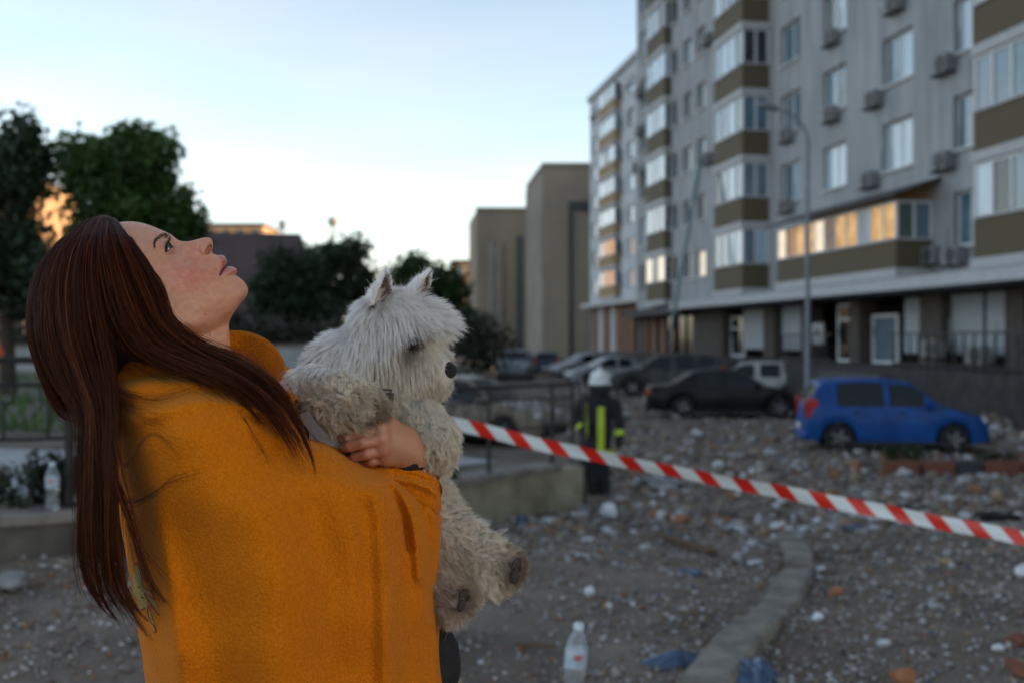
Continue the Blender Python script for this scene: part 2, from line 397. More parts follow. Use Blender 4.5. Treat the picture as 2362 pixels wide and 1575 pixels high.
for (h, n, w) in wins:
    g = None
    if abs(h[0] - T(1620)) < .01 and h[2] < 5: g = [m_glow_pale]
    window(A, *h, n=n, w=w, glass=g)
# balcony stacks
s3a, s3b = T(1705, 1.2), T(1640, 1.2)
for k in range(0, 8): balcony(A, s3a, s3b, 1.2, 3.62 + FL * k, 1.02, 1.55, 4, 2, wf=(.1, .15, .4, .3, .05), lit=[None] * 4)
s2a, s2b = T(1526, .4), T(1484, .4)
for k in range(0, 8): balcony(A, s2a, s2b, .4, 3.62 + FL * k, 1.02, 1.5, 3, 1, wf=(.1, .15, .55, .2, 0), lit=[m_glow_pale, GL[0], m_glow_pale] if k == 0 else None)
s4b = T(2237, 1.2)
for k in range(0, 5): balcony(A, s4b - 4.6, s4b, 1.2, 3.62 + FL * k, 1.05, 1.5, 6, 2, wf=(.2, .3, .1, .35, .05))
# wide single-storey glazed extension with warm reflections painted into glowing panes
la, lb = T(2058, 1.22), T(1785, 1.22)
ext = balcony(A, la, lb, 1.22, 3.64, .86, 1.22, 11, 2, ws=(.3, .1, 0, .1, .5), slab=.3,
        lit=[m_glow, m_glow, GL[2], m_glow, m_glow, GL[3], m_glow_pale, m_glow, m_glow, GL[4], m_glow_pale], name='glazed_extension')
mb = MB(); zr = 5.78
mb.add([(la - .5, 1.6, zr), (lb + .25, 1.6, zr), (lb + .25, .003, zr + .55), (la - .5, .003, zr + .55), (la - .5, 1.6, zr + .07), (lb + .25, 1.6, zr + .07), (lb + .25, .003, zr + .62), (la - .5, .003, zr + .62)],
       [(3, 2, 1, 0), (4, 5, 6, 7), (0, 1, 5, 4), (1, 2, 6, 5), (2, 3, 7, 6), (3, 0, 4, 7)]); mb.build('roof', m_roof, ext)
# ledge over the shops: two steps
lt0, lt1 = -4.9, T(1600)
MB().box(lt0, lt1, .002, 1.42, 3.02, 3.30).box(lt0, lt1, .002, 1.55, 2.93, 3.017).build('ledge', m_trim, A)
MB().box(lt1 + .01, tA1, .002, .9, 2.75, 3.15).build('canopy', m_roof, A)
# shop floor
zt = .62
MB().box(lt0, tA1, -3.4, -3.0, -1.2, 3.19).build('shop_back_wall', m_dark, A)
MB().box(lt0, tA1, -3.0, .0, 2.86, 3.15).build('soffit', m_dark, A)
def pillar(pxa, pxb, o=-.02, dep=.7, mat=m_brick):
    t0, t1 = T(pxb), T(pxa); MB().box(t0, t1, o - dep, o, zt, 2.92).build('pillar', mat, A)
for a, b in ((1640, 1658), (1752, 1776), (1838, 1852), (1950, 1972), (2110, 2160), (2306, 2350), (1590, 1640), (2490, 2540), (2700, 2760)): pillar(a, b)
m_shut = M('roller shutter', (.36, .39, .43), .6, .15, 3, .3, 60, stretch=(.02, .02, 1))
m_panel = M('brown door panel', (.17, .085, .045), .7, .3, 4)
def shutter(pxa, pxb, zlo=1.0, zhi=2.82, o=-.35, mat=m_shut, dent=0.0):
    t0, t1 = T(pxb), T(pxa); n = 8; sh = None
    for i in range(n):
        za = zlo + (zhi - zlo) * i / n; zb = zlo + (zhi - zlo) * (i + 1) / n; k = dent * (1 - i / n)
        mb = MB(); mb.box(t0 + k, t1, o - .04 - .02 * (i % 2), o, za + .004, zb - .004)
        if sh is None: sh = mb.build('shutter', mat, A)
        else: mb.build('shutter_slat', mat, sh)
for a, b, d in ((1690, 1748, .5), (1778, 1832, .0), (2055, 2106, .0), (2160, 2232, .0), (2240, 2302, .0)): shutter(a, b, dent=d)
def door(pxa, pxb, zhi=2.6, glass=GL[1], transom=True, zlo=zt):
    t0, t1 = T(pxb), T(pxa); mb = MB(); o = -.4; f = .1
    mb.box(t0, t0 + f, o - .08, o, zlo, zhi).box(t1 - f, t1, o - .08, o, zlo, zhi).box(t0 + f, t1 - f, o - .08, o, zhi - f, zhi).box(t0 + f, t1 - f, o - .08, o, zlo, zlo + f)
    if transom: mb.box(t0 + f, t1 - f, o - .08, o, zhi - .62, zhi - .54)
    d = mb.build('shop_door', m_frame, A)
    MB().box(t0 + f, t1 - f, o - .05, o - .04, zlo + f, zhi - f).build('pane', glass, d)
    MB().box(t1 - f - .12, t1 - f - .08, o + .002, o + .05, zlo + .9, zlo + 1.25).build('handle', m_roof, d)
door(1900, 1950, 2.75, GL[0]); door(1978, 2036, 2.3, GL[1], False); door(1660, 1690, 2.5, GL[0])
shop_sign = MB().box(T(1893), T(1868), .0, .06, 1.25, 2.05, .03).build('notice_board', m_trim, A)
MB().lathe([(.0, 0), (.16, 0), (.16, .015), (0, .015)], 16, 'y', ((T(1893) + T(1868)) / 2, .062, 1.7)).build('emblem', m_brown, shop_sign)
for i, px in enumerate((1462, 1480, 1500, 1520, 1545, 1565)):
    MB().box(T(px + 12), T(px), -.5, -.4, zt, 2.7).build('shop_panel', m_panel if i < 3 else GL[0], A)
# terrace in front of the shops, steps
m_conc = M('worn concrete', (.085, .082, .082), .9, .35, 3, .3, 20)
m_dst = M('dark terrace stone', (.040, .038, .038), .9, .45, 2.2, .4, 14)
ter = MB().box(lt0, tA1 + 2, -3.0, 2.2, -1.4, zt - .003).build('terrace', m_dst); ter.location = A.location; ter.rotation_euler = A.rotation_euler; tag(ter, kind='structure')
st = empty('terrace_steps', A.location, A.rotation_euler.z); tag(st, 'concrete steps up to the shop doors', 'steps')
for i in range(6): MB().box(T(2040, 2.2), T(1900, 2.2), 2.203 + .3 * i, 2.5 + .3 * i, -1.2, zt - .2 - .22 * i).build('step', m_conc, st)
tr_ = empty('railing', A.location, A.rotation_euler.z); tag(tr_, 'black iron terrace railing before the shop shutters on the right', 'railing')
m_iron2 = M('terrace railing iron', (.016, .016, .018), .5, .2, 8)
for i in range(46):
    t = 18.5 + i * .42
    if T(2040, 2.2) < t < T(1900, 2.2): continue
    MB().box(t - .02, t + .02, 2.05, 2.09, zt, zt + .95).build('post' if i % 5 == 0 else 'baluster', m_iron2, tr_)
for a, b in ((18.4, T(2040, 2.2)), (T(1900, 2.2), 37.6)):
    for h in (.12, .97): MB().box(a, b, 2.04, 2.10, zt + h, zt + h + .05).build('rail', m_iron2, tr_)
# farther wing, set back, white with ochre balconies
B = empty('apartment_building', (24.8, 0, 0), math.atan2(EY, EX)); XB = 24.8
tag(B, 'far white wing with narrow ochre balconies beyond the pale block', 'building')
tb0, tb1 = T(1500, 0, XB), T(1355, 0, XB); holesB = []; winsB = []
for a, b in ((1418, 1430), (1440, 1456)):
    for k in range(0, 7):
        h = (T(b, 0, XB), T(a, 0, XB), 5.9 + FL * k, 7.4 + FL * k); holesB.append(h); winsB.append(h)
for k in range(0, 7):
    h = (T(1371, 0, XB), T(1359, 0, XB), 5.9 + FL * k, 7.4 + FL * k); holesB.append(h); winsB.append(h)
facade('wall', tb0, tb1, 4.9, 25.6, holesB, m_wallB, B)
mb = MB()
mb.add([(tb0, 0, -2), (tb0, -40, -2), (tb0, -40, 25.6), (tb0, 0, 25.6)], [(0, 1, 2, 3)])  # unseen depth of the wing stretched to keep sun off the beige buildings
mb.add([(tb1, 0, -2), (tb1, -40, -2), (tb1, -40, 25.6), (tb1, 0, 25.6)], [(3, 2, 1, 0)])
mb.add([(tb0, -40, -2), (tb1, -40, -2), (tb1, -40, 25.6), (tb0, -40, 25.6)], [(0, 1, 2, 3)]); mb.box(tb1 + .01, tb1 + 34, -44, -16, -2, 25); mb.build('side_wall', m_wallB, B)  # last box: unseen block added only to shade the beige buildings
MB().box(tb0 - .1, tb1 + .15, -40.1, .3, 25.603, 26.1).build('roof', m_wallB, B)
MB().box(tb0, tb1, .003, .12, 23.9, 24.15).build('cornice', m_trim, B)
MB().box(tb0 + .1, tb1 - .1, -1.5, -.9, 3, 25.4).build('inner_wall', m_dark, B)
for h in winsB: window(B, *h, n=1, w=(.2, .2, .4, .2, 0))
for k in range(0, 7): balcony(B, T(1411, .6, XB), T(1375, .6, XB), .6, 5.3 + FL * k, .95, 1.5, 3, 1, band=m_ochre, wf=(.15, .2, .35, .2, .1))
MB().box(tb0, tb1, .002, 1.0, 4.5, 4.88).build('ledge', m_trim, B)
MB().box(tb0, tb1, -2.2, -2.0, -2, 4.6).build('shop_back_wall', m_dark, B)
for i, px in enumerate((1358, 1372, 1386, 1400, 1414, 1428, 1442)):
    MB().box(T(px + 9, 0, XB), T(px, 0, XB), -.5, -.1, -2, 4.49).build('pillar', [m_panel, m_trim][i % 2 if i < 5 else 0] if i != 1 else m_trim, B)
# air conditioners on the facade
m_ac = M('air conditioner casing', (.24, .24, .245), .6, .2, 5); m_acd = M('air conditioner grille', (.05, .05, .055), .6)
ac0 = None
acs = [(1918, 88, 'air conditioner below the top visible window of the second column'), (1918, 264, 'air conditioner below the middle window of the second column'),
       (2007, 414, 'air conditioner low on the wall just above the glazed extension roof'), (2016, 230, 'air conditioner between the second and third window columns at mid height'),
       (2180, 150, 'high air conditioner beside the nearest right hand balcony stack'), (2178, 372, 'lower air conditioner beside the nearest right hand balcony stack'),
       (1815, 312, 'air conditioner behind the street lamp arm'), (1813, 474, 'air conditioner below the window above the extension'),
       (2065, 10, 'air conditioner at the top edge above the third window column'), (1632, 92, 'air conditioner on the far corner of the protruding balconies, upper'),
       (1632, 365, 'air conditioner on the far corner of the protruding balconies, lower'), (1476, 300, 'small air conditioner on the far edge of the pale block, upper'), 
       (1476, 212, 'small air conditioner on the far edge of the pale block, topmost')]
for i, (px, py, lab) in enumerate(acs):
    t, z = T(px), zat(px, py)
    if ac0 is None:
        ac0 = empty('air_conditioner'); MB().box(-.38, .38, .06, .38, -.27, .27, .03).build('casing', m_ac, ac0)
        MB().lathe([(0, 0), (.24, 0), (.25, .02), (.2, .03), (0, .025)], 18, 'y', (-.08, .375, 0)).build('fan_grille', m_acd, ac0)
        [MB().box(k, k + .04, .004, .4, -.33, -.273).build('bracket', m_acd, ac0) for k in (-.36, .32)]
        MB().tube([(-.385, .2, -.1), (-.5, .1, -.15), (-.55, .03, .3), (-.55, .02, .9)], .02, 6).build('pipe', m_ac, ac0); o = ac0
    else: o = copy_tree(ac0)
    p = A.matrix_basis if False else Matrix.Translation(A.location) @ Matrix.Rotation(A.rotation_euler.z, 4, 'Z')
    o.location = p @ Vector((t, .003, z)); o.rotation_euler = (0, 0, A.rotation_euler.z); tag(o, lab, 'air conditioner', 'air conditioners on the facade')
mA = Matrix.Translation(A.location) @ Matrix.Rotation(A.rotation_euler.z, 4, 'Z')
for px, py, lab in ((2152, 588, 'boxy air conditioner at the near end of the glazed extension'), (2205, 588, 'pale air conditioner left of the low right hand balcony'), (2158, 800, 'air conditioner on the terrace left of the wide shutters'), (2262, 815, 'air conditioner on the terrace under the right hand shutter')):
    o = copy_tree(ac0); o.location = mA @ Vector((T(px, .0), .003, zat(px, py))); o.rotation_euler = (0, 0, A.rotation_euler.z); tag(o, lab, 'air conditioner', 'air conditioners on the facade')
sd = empty('satellite_dish', mA @ Vector((T(1474), .25, zat(1474, 388))), A.rotation_euler.z); tag(sd, 'grey satellite dish on the far edge of the pale block', 'satellite dish')
MB().lathe([(0, .0), (.25, .03), (.45, .12), (.45, .13), (.25, .045), (0, .015)], 20, 'y', (0, .1, 0)).build('dish', m_acd, sd)
MB().tube([(0, -.24, -.2), (0, 0, -.1), (0, .1, 0)], .03, 6).build('arm', m_acd, sd)
# ------------------------------------------------------------------ the two beige slab buildings at the end of the yard
m_beige = M('beige panel facade', (.285, .235, .18), .9, .3, .12, .1, 3, stretch=(1, 1, .35))
m_rib = M('pale ribbed facade', (.34, .32, .285), .9, .2, .2)
m_slit = M('dark glazed slit', (.035, .04, .05), .3, .3, .3)
def block(name, lab, x0, x1, y0, y1, ztop, mat, skew=0.0):
    o = empty(name, ((x0 + x1) / 2, y0, -1)); tag(o, lab, 'building')
    return o
bt = empty('office_tower', (0, 0, 0)); tag(bt, 'taller beige slab building with ribbed pale left side', 'building')
p0, p1, p2 = (3.75, 118.0), (2.06, 135.0), (15.0, 118.0)
ztop = 21.7
MB().prism([p0, (13.5, 118.0), (11.8, 135.0), p1], -2, ztop).build('wall', m_beige, bt)
d = np.array([p1[0] - p0[0], p1[1] - p0[1]]); dl = np.linalg.norm(d); d /= dl; nrm = np.array([-d[1], d[0]])
for i in range(12):
    a = np.array(p0) + d * (dl * (i + .15) / 12); b = np.array(p0) + d * (dl * (i + .62) / 12)
    q = [a + nrm * .005, b + nrm * .005, b + nrm * .28, a + nrm * .28]; MB().prism([tuple(k) for k in q][::-1], -2, ztop - .4).build('rib', m_rib, bt)
MB().prism([(p0[0] - .15, 117.8), (13.6, 117.8), (11.9, 135.1), (p1[0] - .15, 135.1)], ztop + .003, ztop + .5).build('roof', m_beige, bt)
xs = lambda px, Y: (px * 1.0 - CX) / FPX * Y
MB().box(xs(1312, 118), xs(1321, 118), 117.75, 117.98, -2, 16.5).build('slit', m_slit, bt)
MB().box(xs(1312, 118), 11, 117.72, 117.98, 16.6, 17.6).build('band', m_slit, bt)
for i in range(9): MB().box(p0[0] + .2, 13.2, 117.955, 117.99, .5 + 2.4 * i, .56 + 2.4 * i).build('joint', m_rib, bt)
bl = empty('office_tower', (0, 0, 0)); tag(bl, 'lower beige slab building left of the taller one', 'building')
Yb = 137.0; zl = 18.9
MB().prism([(xs(1099, Yb), Yb), (1.9, Yb), (1.9, Yb + 14), (xs(1089, Yb) - 1.0, Yb + 14)], -2, zl).build('wall', m_beige, bl)
MB().box(xs(1099, Yb) - .1, 1.95, Yb - .2, Yb + .3, zl + .003, zl + .5).build('parapet', m_beige, bl)
MB().box(xs(1190, Yb), xs(1208, Yb), Yb - .05, Yb - .005, -2, 15.5).build('slit', m_slit, bl)
MB().box(xs(1128, Yb), xs(1136, Yb), Yb - .45, Yb - .005, -2, 14.6).build('pilaster', m_rib, bl)
MB().box(xs(1150, Yb), xs(1160, Yb), Yb - .35, Yb - .005, -2, 14.6).build('pilaster', m_beige, bl)
MB().box(xs(1136, Yb), xs(1150, Yb), Yb - .03, Yb - .005, -2, 14.2).build('recess', m_slit if False else m_rib, bl)
# sunlit blocks far behind
m_or = M('sandy brick facade', (.42, .27, .15), .9, .35, .3)
def far_block(lab, x0, x1, y0, y1, z1, mat=m_or, fl=3.0, win=True):
    o = empty('apartment_building', ((x0 + x1) / 2, y0, 0)); tag(o, lab, 'building'); cx = (x0 + x1) / 2
    MB().box(x0 - cx, x1 - cx, 0, y1 - y0, -2, z1).build('wall', mat, o)
    MB().box(x0 - cx - .3, x1 - cx + .3, -.3, y1 - y0 + .3, z1 + .003, z1 + .6).build('roof', m_roof, o)
    if win:
        n = int((x1 - x0) / 3.2)
        for k in range(int(z1 // fl)):
            for i in range(n):
                xx = x0 - cx + (i + .5) * (x1 - x0) / n; MB().box(xx - .7, xx + .7, -.06, -.004, k * fl + .9, k * fl + 2.4).build('window', GL[k % 2 * 3], o)
    return o
far_block('small sunlit orange block peeping out left of the beige buildings', -13.6, -7.0, 226, 240, 18.5)
far_block('tall orange sunlit block glimpsed through the trees at far left', -90, -73.6, 150, 168, 25.5)
far_block('low sandy roofed block behind the dark purple roof', -71, -57.5, 230, 244, 27.3)
# big dark purple roof
m_purp = M('dark purple roof tiles', (.070, .042, .045), .7, .3, .4, .3, 6, stretch=(1, 1, 4))
pr = empty('roofed_hall', (0, 0, 0)); tag(pr, 'hall with a big dark purple sloping roof behind the trees', 'building')
Y1 = 62.0; x0, x1 = xs(440, Y1), xs(693, Y1); zr0 = 8.25
mb = MB(); mb.add([(x0 - 6, Y1, zr0), (x1, Y1, zr0 - .3), (x1 + 1.2, Y1 - 4.5, 1.9), (x0 - 6, Y1 - 4.5, 1.9), (x0 - 6, Y1 + 7, 1.9), (x1 + 1.2, Y1 + 7, 1.9)], [(0, 3, 2, 1), (0, 1, 5, 4)]); mb.build('roof', m_purp, pr)
MB().box(x0 - 5.5, x1 + .3, Y1 - 3.6, Y1 + 6, -1, 2.4).build('wall', m_brick, pr)
mb = MB(); mb.add([(x1 + .1, Y1, zr0 - .5), (x1 + 1.1, Y1 - 4.3, 1.9), (x1 + 1.1, Y1 + 6.8, 1.9)], [(0, 1, 2)]); mb.build('gable', m_brick, pr)
for i in range(6): MB().box(x0 + 1.1 * i, x0 + 1.1 * i + .6, Y1 - 3.66, Y1 - 3.604, .2, 1.9).build('window', GL[0], pr)
# ------------------------------------------------------------------ garden terrace behind the curved wall
WALL = resample([(-9.0, 7.4), (-5.2, 6.55), (-3.5, 6.7), (-2.6, 7.4), (-1.9, 8.7), (-1.3, 10.2), (-.74, 11.4), (.1, 12.6), (.97, 13.5)], 60, True)
WTOP = np.interp(np.linspace(0, 1, 60), [0, .3, .45, .7, 1.0], [.34, .33, .30, -.14, -.17])
wt = np.gradient(WALL, axis=0); wt /= np.linalg.norm(wt, axis=1)[:, None]; wn = np.stack([-wt[:, 1], wt[:, 0]], 1)   # points to the terrace
m_grass = M('dry garden soil with grass', (.075, .075, .045), .95, .5, 1.6, .4, 9, col2=(.16, .13, .10))
m_path = M('pale concrete path', (.33, .34, .35), .9, .2, 1.5, .1, 8)
m_yel = M('yellowish plastered wall', (.30, .265, .175), .92, .4, 2.2, .25, 18, col2=(.37, .335, .24))
m_cop = M('stone coping', (.21, .185, .165), .9, .35, 4, .35, 16)
def offset_sheet(name, offs, mat, dz=0.0, i0=0, i1=60, kind='structure'):
    V = []; 
    for o in offs:
        for i in range(i0, i1):
            p = WALL[i] + wn[i] * min(o, 60); V.append((p[0], p[1], WTOP[i] - .09 + dz + .008 * o))
    n = i1 - i0; F = [(a * n + j, a * n + j + 1, a * n + n + j + 1, a * n + n + j) for a in range(len(offs) - 1) for j in range(n - 1)]
    o = mesh_obj(name, V, F, mat, smooth=True); tag(o, kind=kind); return o
offset_sheet('garden_ground', [.02, .5, 1, 2, 3, 4, 6], m_grass)
offset_sheet('garden_path', [1.2, 2, 3, 4.2], m_path, .012, 4, 58)
bgx = np.concatenate([np.linspace(-60, -9, 20)[:-1], np.linspace(-9, -1.2, 30)]); bgy = np.linspace(9, 70, 50)
LAWN = lambda X, Y: -.45 + .71 * sstep(-2.0, -6.5, X) + .004 * (Y - 10) + .02 * np.sin(X * 2) * np.cos(Y)
sheet('back_lawn', bgx, bgy, LAWN, m_grass)
wallo = empty('retaining_wall'); tag(wallo, 'low curved yellowish retaining wall with stone coping below the railing', 'wall')
V = []; 
for i in range(60):
    p = WALL[i]; q = p + wn[i] * .3; zb = float(gz(p[0], p[1])) - .25
    V += [(p[0], p[1], zb), (p[0], p[1], WTOP[i] - .075), (q[0], q[1], WTOP[i] - .075), (q[0], q[1], zb)]
F = [(4 * i + a, 4 * i + 4 + a, 4 * i + 4 + (a + 1) % 4, 4 * i + (a + 1) % 4) for i in range(59) for a in range(4)] + [(3, 2, 1, 0), (236, 237, 238, 239)]
KL = int(np.argmax(WALL[:, 0] > -1.7)); m_oldc = M('dirty dark concrete', (.105, .092, .078), .92, .45, 2.5, .3, 18)
mesh_obj('wall_face', V, [f_ for f_ in F if min(f_) // 4 >= KL], m_yel, wallo); mesh_obj('wall_face', V, [f_ for f_ in F if min(f_) // 4 < KL], m_oldc, wallo)
for s in range(0, 57, 3):
    V = []; idx = [s, s + 1, s + 2, s + 3]
    for n_, i in enumerate(idx):
        j = min(i, 59); p = WALL[j] - wn[j] * .05; q = WALL[j] + wn[j] * .36
        if n_ == 0: p = p + wt[j] * .006; q = q + wt[j] * .006
        z = WTOP[j]; V += [(p[0], p[1], z - .073), (p[0], p[1], z - .012), (p[0] + wn[j][0] * .015, p[1] + wn[j][1] * .015, z), (q[0], q[1], z), (q[0], q[1], z - .073)]
    F = [(5 * i + a, 5 * i + 5 + a, 5 * i + 5 + (a + 1) % 5, 5 * i + (a + 1) % 5) for i in range(3) for a in range(5)] + [(4, 3, 2, 1, 0), (15, 16, 17, 18, 19)]
    mesh_obj('coping_stone', V, F, m_cop, wallo)
# ------------------------------------------------------------------ railing on the wall
m_iron = M('black iron', (.014, .014, .016), .5, .3, 8)
rail = empty('railing'); tag(rail, 'black iron railing with square pattern standing on the curved wall', 'railing')
arc = np.concatenate([[0], np.cumsum(np.linalg.norm(np.diff(WALL, axis=0), axis=1))])
def wpos(s, off=.15):
    x = np.interp(s, arc, WALL[:, 0] + wn[:, 0] * off); y = np.interp(s, arc, WALL[:, 1] + wn[:, 1] * off); return np.array([x, y, np.interp(s, arc, WTOP)])
s_post0 = arc[np.argmin(np.abs(WALL[:, 0] + 3.05) + (WALL[:, 1] > 8))]
posts = [s_post0 + 1.22 * i for i in range(-4, 9) if 0 < s_post0 + 1.22 * i < arc[-1]] + [arc[-1] - .06]
def bar(mb, a, b, w=.012, n=4): mb.tube([a, b], w, n)
for s in posts:
    p = wpos(s); mb = MB(); mb.box(p[0] - .024, p[0] + .024, p[1] - .024, p[1] + .024, p[2] + .003, p[2] + 1.06).box(p[0] - .045, p[0] + .045, p[1] - .045, p[1] + .045, p[2] + .0025, p[2] + .018)
    mb.build('post', m_iron, rail)
for h, w, nm in ((1.04, .026, 'top_rail'), (.87, .014, 'rail'), (.49, .014, 'rail')):
    ss = np.linspace(.05, arc[-1] - .06, 70); MB().tube([wpos(s) + np.array([0, 0, h]) for s in ss], w, 6).build(nm, m_iron, rail)
for a, b in zip(posts[:-1], posts[1:]):
    if b - a < .4: continue
    n = 4
    for k in range(n):
        s = a + (b - a) * (k + .5) / n; p = wpos(s); e = (wpos(s + .055) - wpos(s - .055)) / 2; z = lambda h: np.array([0, 0, h]); mb = MB()
        bar(mb, p + z(.49), p + z(.745), .012)
        mb.tube([p - e + z(.868), p - e + z(.75), p + e + z(.75), p + e + z(.868)], .012, 4, True)
        mb.build('baluster', m_iron, rail)
# return run of the railing towards the back
rl2 = empty('railing'); tag(rl2, 'plain iron railing running back from the end of the curved wall', 'railing')
q0 = np.array([1.0, 13.75]); q1 = np.array([1.35, 19.5])
for i in range(23):
    p = q0 + (q1 - q0) * i / 22; zb = -.55 ; r_ = .03 if i % 5 == 0 else .013
    MB().tube([(p[0], p[1], -.9), (p[0], p[1], .72)], r_, 5).build('post' if i % 5 == 0 else 'baluster', m_iron, rl2)
for h in (.72, -.35): MB().tube([(q0[0], q0[1], h), (q1[0], q1[1], h)], .022, 5).build('rail', m_iron, rl2)
# low pale wall and fence far left
m_pale = M('pale plaster', (.36, .37, .39), .9, .3, .8, .1)
gw = empty('garden_wall'); tag(gw, 'low pale wall across the garden behind the woman', 'wall')
MB().box(-26, at(765, 800, 34).x, 34, 34.3, .1, 1.18).build('wall_face', m_pale, gw); MB().box(-26.05, at(765, 800, 34).x + .05, 33.95, 34.35, 1.183, 1.27).build('coping', m_cop, gw)
# ------------------------------------------------------------------ street lamp
m_steel = M('grey painted steel', (.17, .19, .22), .5, .2, 4)
def lamp(lab, px, pyb, Y, top, arm, base_z, r=.075):
    b = at(px, 0, Y); o = empty('street_lamp', (b.x, Y, base_z)); tag(o, lab, 'street lamp')
    H = top - base_z; MB().tube([(0, 0, 0), (0, 0, .35), (0, 0, .36), (0, 0, H * .5), (0, 0, H)], [r * 1.5, r * 1.5, r, r * .85, r * .62], 12).build('pole', m_steel, o, smooth=True)
    ax, az = arm; pts = [(ax * (1 - math.cos(t)) * .9, 0, H + az * math.sin(t)) for t in np.linspace(0, math.pi / 2 * .8, 8)]
    MB().tube(pts, r * .5, 8).build('arm', m_steel, o, smooth=True)
    e = Vector(pts[-1]); d = (Vector(pts[-1]) - Vector(pts[-2])).normalized(); hd = MB(); hd.tube([e - d * .02, e + d * .1, e + d * .35, e + d * .6], [.05, .10, .12, .05], 10); hd.build('lamp_head', m_steel, o, smooth=True)
    return o
lamp('tall grey street lamp with a bent arm standing before the glazed extension', 1863, 870, 27.5, 6.9, (-1.35, .95), -.86)
l2 = empty('street_lamp', (at(768, 0, 70).x, 70, 0)); tag(l2, 'distant thin lamp post with round head above the middle trees', 'street lamp')
MB().tube([(0, 0, 0), (0, 0, 9.3)], [.12, .07], 8).build('pole', m_steel, l2); MB().lathe([(0, 9.25), (.3, 9.4), (.38, 9.7), (.25, 9.95), (0, 10.0)], 12).build('lamp_head', m_pale, l2, smooth=True)
l3 = empty('mast', (at(651, 0, 75).x, 75, 0)); tag(l3, 'thin mast standing behind the purple roof', 'mast'); MB().tube([(0, 0, 0), (0, 0, 10.2)], .1, 6).build('pole', m_steel, l3); MB().box(-.25, .25, -.1, .1, 9.6, 10.3).build('antenna', m_pale, l3)
m_teal = M('teal plastic tube', (.11, .20, .21), .45, .25, 3)
tub = empty('leaning_tube'); tag(tub, 'long teal tube leaning up against the pale facade', 'tube')
pts = [at(1617, 362, 46.5), at(1590, 520, 46.5), at(1565, 660, 46.6), at(1551, 745, 46.7), at(1541, 800, 46.8)]
MB().tube(pts, .085, 10).build('tube_body', m_teal, tub, smooth=True)
for i in range(3): MB().tube([pts[i] + (pts[i + 1] - pts[i]) * .48, pts[i] + (pts[i + 1] - pts[i]) * .51], .125, 10).build('collar', m_steel, tub)
# ------------------------------------------------------------------ kerb, planter, tape
kp = resample([(on_ground(px * 1.0043, py * 1.0043).x, on_ground(px * 1.0043, py * 1.0043).y) for px, py in ((1806, 1238), (1836, 1285), (1812, 1360), (1752, 1430), (1690, 1505), (1610, 1600))], 41, True)
kt = np.gradient(kp, axis=0); kt /= np.linalg.norm(kt, axis=1)[:, None]; kn = np.stack([-kt[:, 1], kt[:, 0]], 1)
kerb = empty('kerb'); tag(kerb, 'curved broken concrete kerb in the rubble', 'kerb')
m_kerb = M('weathered kerb concrete', (.205, .185, .155), .92, .5, 5, .4, 22)
for s in range(0, 40, 8):
    V = []
    for n_ in range(9):
        i = s + n_; sh = .008 if n_ == 0 else (-.008 if n_ == 8 else 0); p = kp[i] + kt[i] * sh; z = float(gz(*kp[i])) - .07 - .02 * math.sin(i * .5) - .012 * math.sin(s * 2.1); w = .115; tl = rnd.uniform(-.008, .008) if False else 0
        for o_, h in ((-w, -.1), (-w, .11), (-w + .02, .135), (w - .02, .135), (w, .11), (w, -.1)):
            q = p + kn[i] * o_; V.append((q[0], q[1], z + h + .012 * math.sin(s)))
    F = [(6 * i + a, 6 * i + 6 + a, 6 * i + 6 + (a + 1) % 6, 6 * i + (a + 1) % 6) for i in range(8) for a in range(6)] + [(5, 4, 3, 2, 1, 0), (48, 49, 50, 51, 52, 53)]
    mesh_obj('kerb_stone', V, F, m_kerb, kerb)
m_rbrick = M('red brown brick', (.20, .075, .045), .9, .4, 9, .3, 30); m_dbrick = M('dark brick', (.05, .05, .06), .9, .4, 9, .3, 30)
bed = empty('flower_bed'); tag(bed, 'low flower bed edged with red and dark blocks right of the blue car', 'flower bed')
for a, b, m in ((2030, 2112, m_rbrick), (2122, 2194, m_rbrick), (2199, 2258, m_dbrick), (2264, 2345, m_rbrick), (2350, 2430, m_rbrick)):
    g0 = on_ground(a * 1.0043, 1096); g1 = on_ground(b * 1.0043, 1096); z = float(gz(g0.x, g0.y)); MB().box(g0.x, g1.x, g0.y, g0.y + .14, z - .03, z + .24, .012).build('edge_block', m, bed)
g0 = on_ground(2030 * 1.0043, 1096); MB().box(g0.x, g0.x + 3.2, g0.y + .145, g0.y + 1.0, -.9, -.70).build('soil', m_grass, bed)
m_tape = bpy.data.materials.new('barrier tape plastic'); m_tape.use_nodes = True
n = m_tape.node_tree.nodes; l = m_tape.node_tree.links.new; b = n['Principled BSDF']; b.inputs['Roughness'].default_value = .35
a_ = n.new('ShaderNodeAttribute'); a_.attribute_name = 'Col'; sx = n.new('ShaderNodeSeparateXYZ'); l(a_.outputs['Vector'], sx.inputs[0])
fr = n.new('ShaderNodeMath'); fr.operation = 'FRACT'; l(sx.outputs[0], fr.inputs[0]); gt = n.new('ShaderNodeMath'); gt.operation = 'LESS_THAN'; l(fr.outputs[0], gt.inputs[0]); gt.inputs[1].default_value = .47
mx = n.new('ShaderNodeMix'); mx.data_type = 'RGBA'; l(gt.outputs[0], mx.inputs[0]); mx.inputs[6].default_value = (.66, .72, .75, 1); mx.inputs[7].default_value = (.62, .02, .008, 1); l(mx.outputs[2], b.inputs['Base Color'])
tp = [(560, 905, 7.6), (760, 925, 5.8), (950, 955, 4.75), (1035, 973, 4.6), (1105, 990, 4.55), (1306, 1037, 4.5), (1607, 1097, 4.45), (1908, 1154, 4.42), (2210, 1212, 4.4), (2372, 1242, 4.38), (2700, 1302, 4.3)]
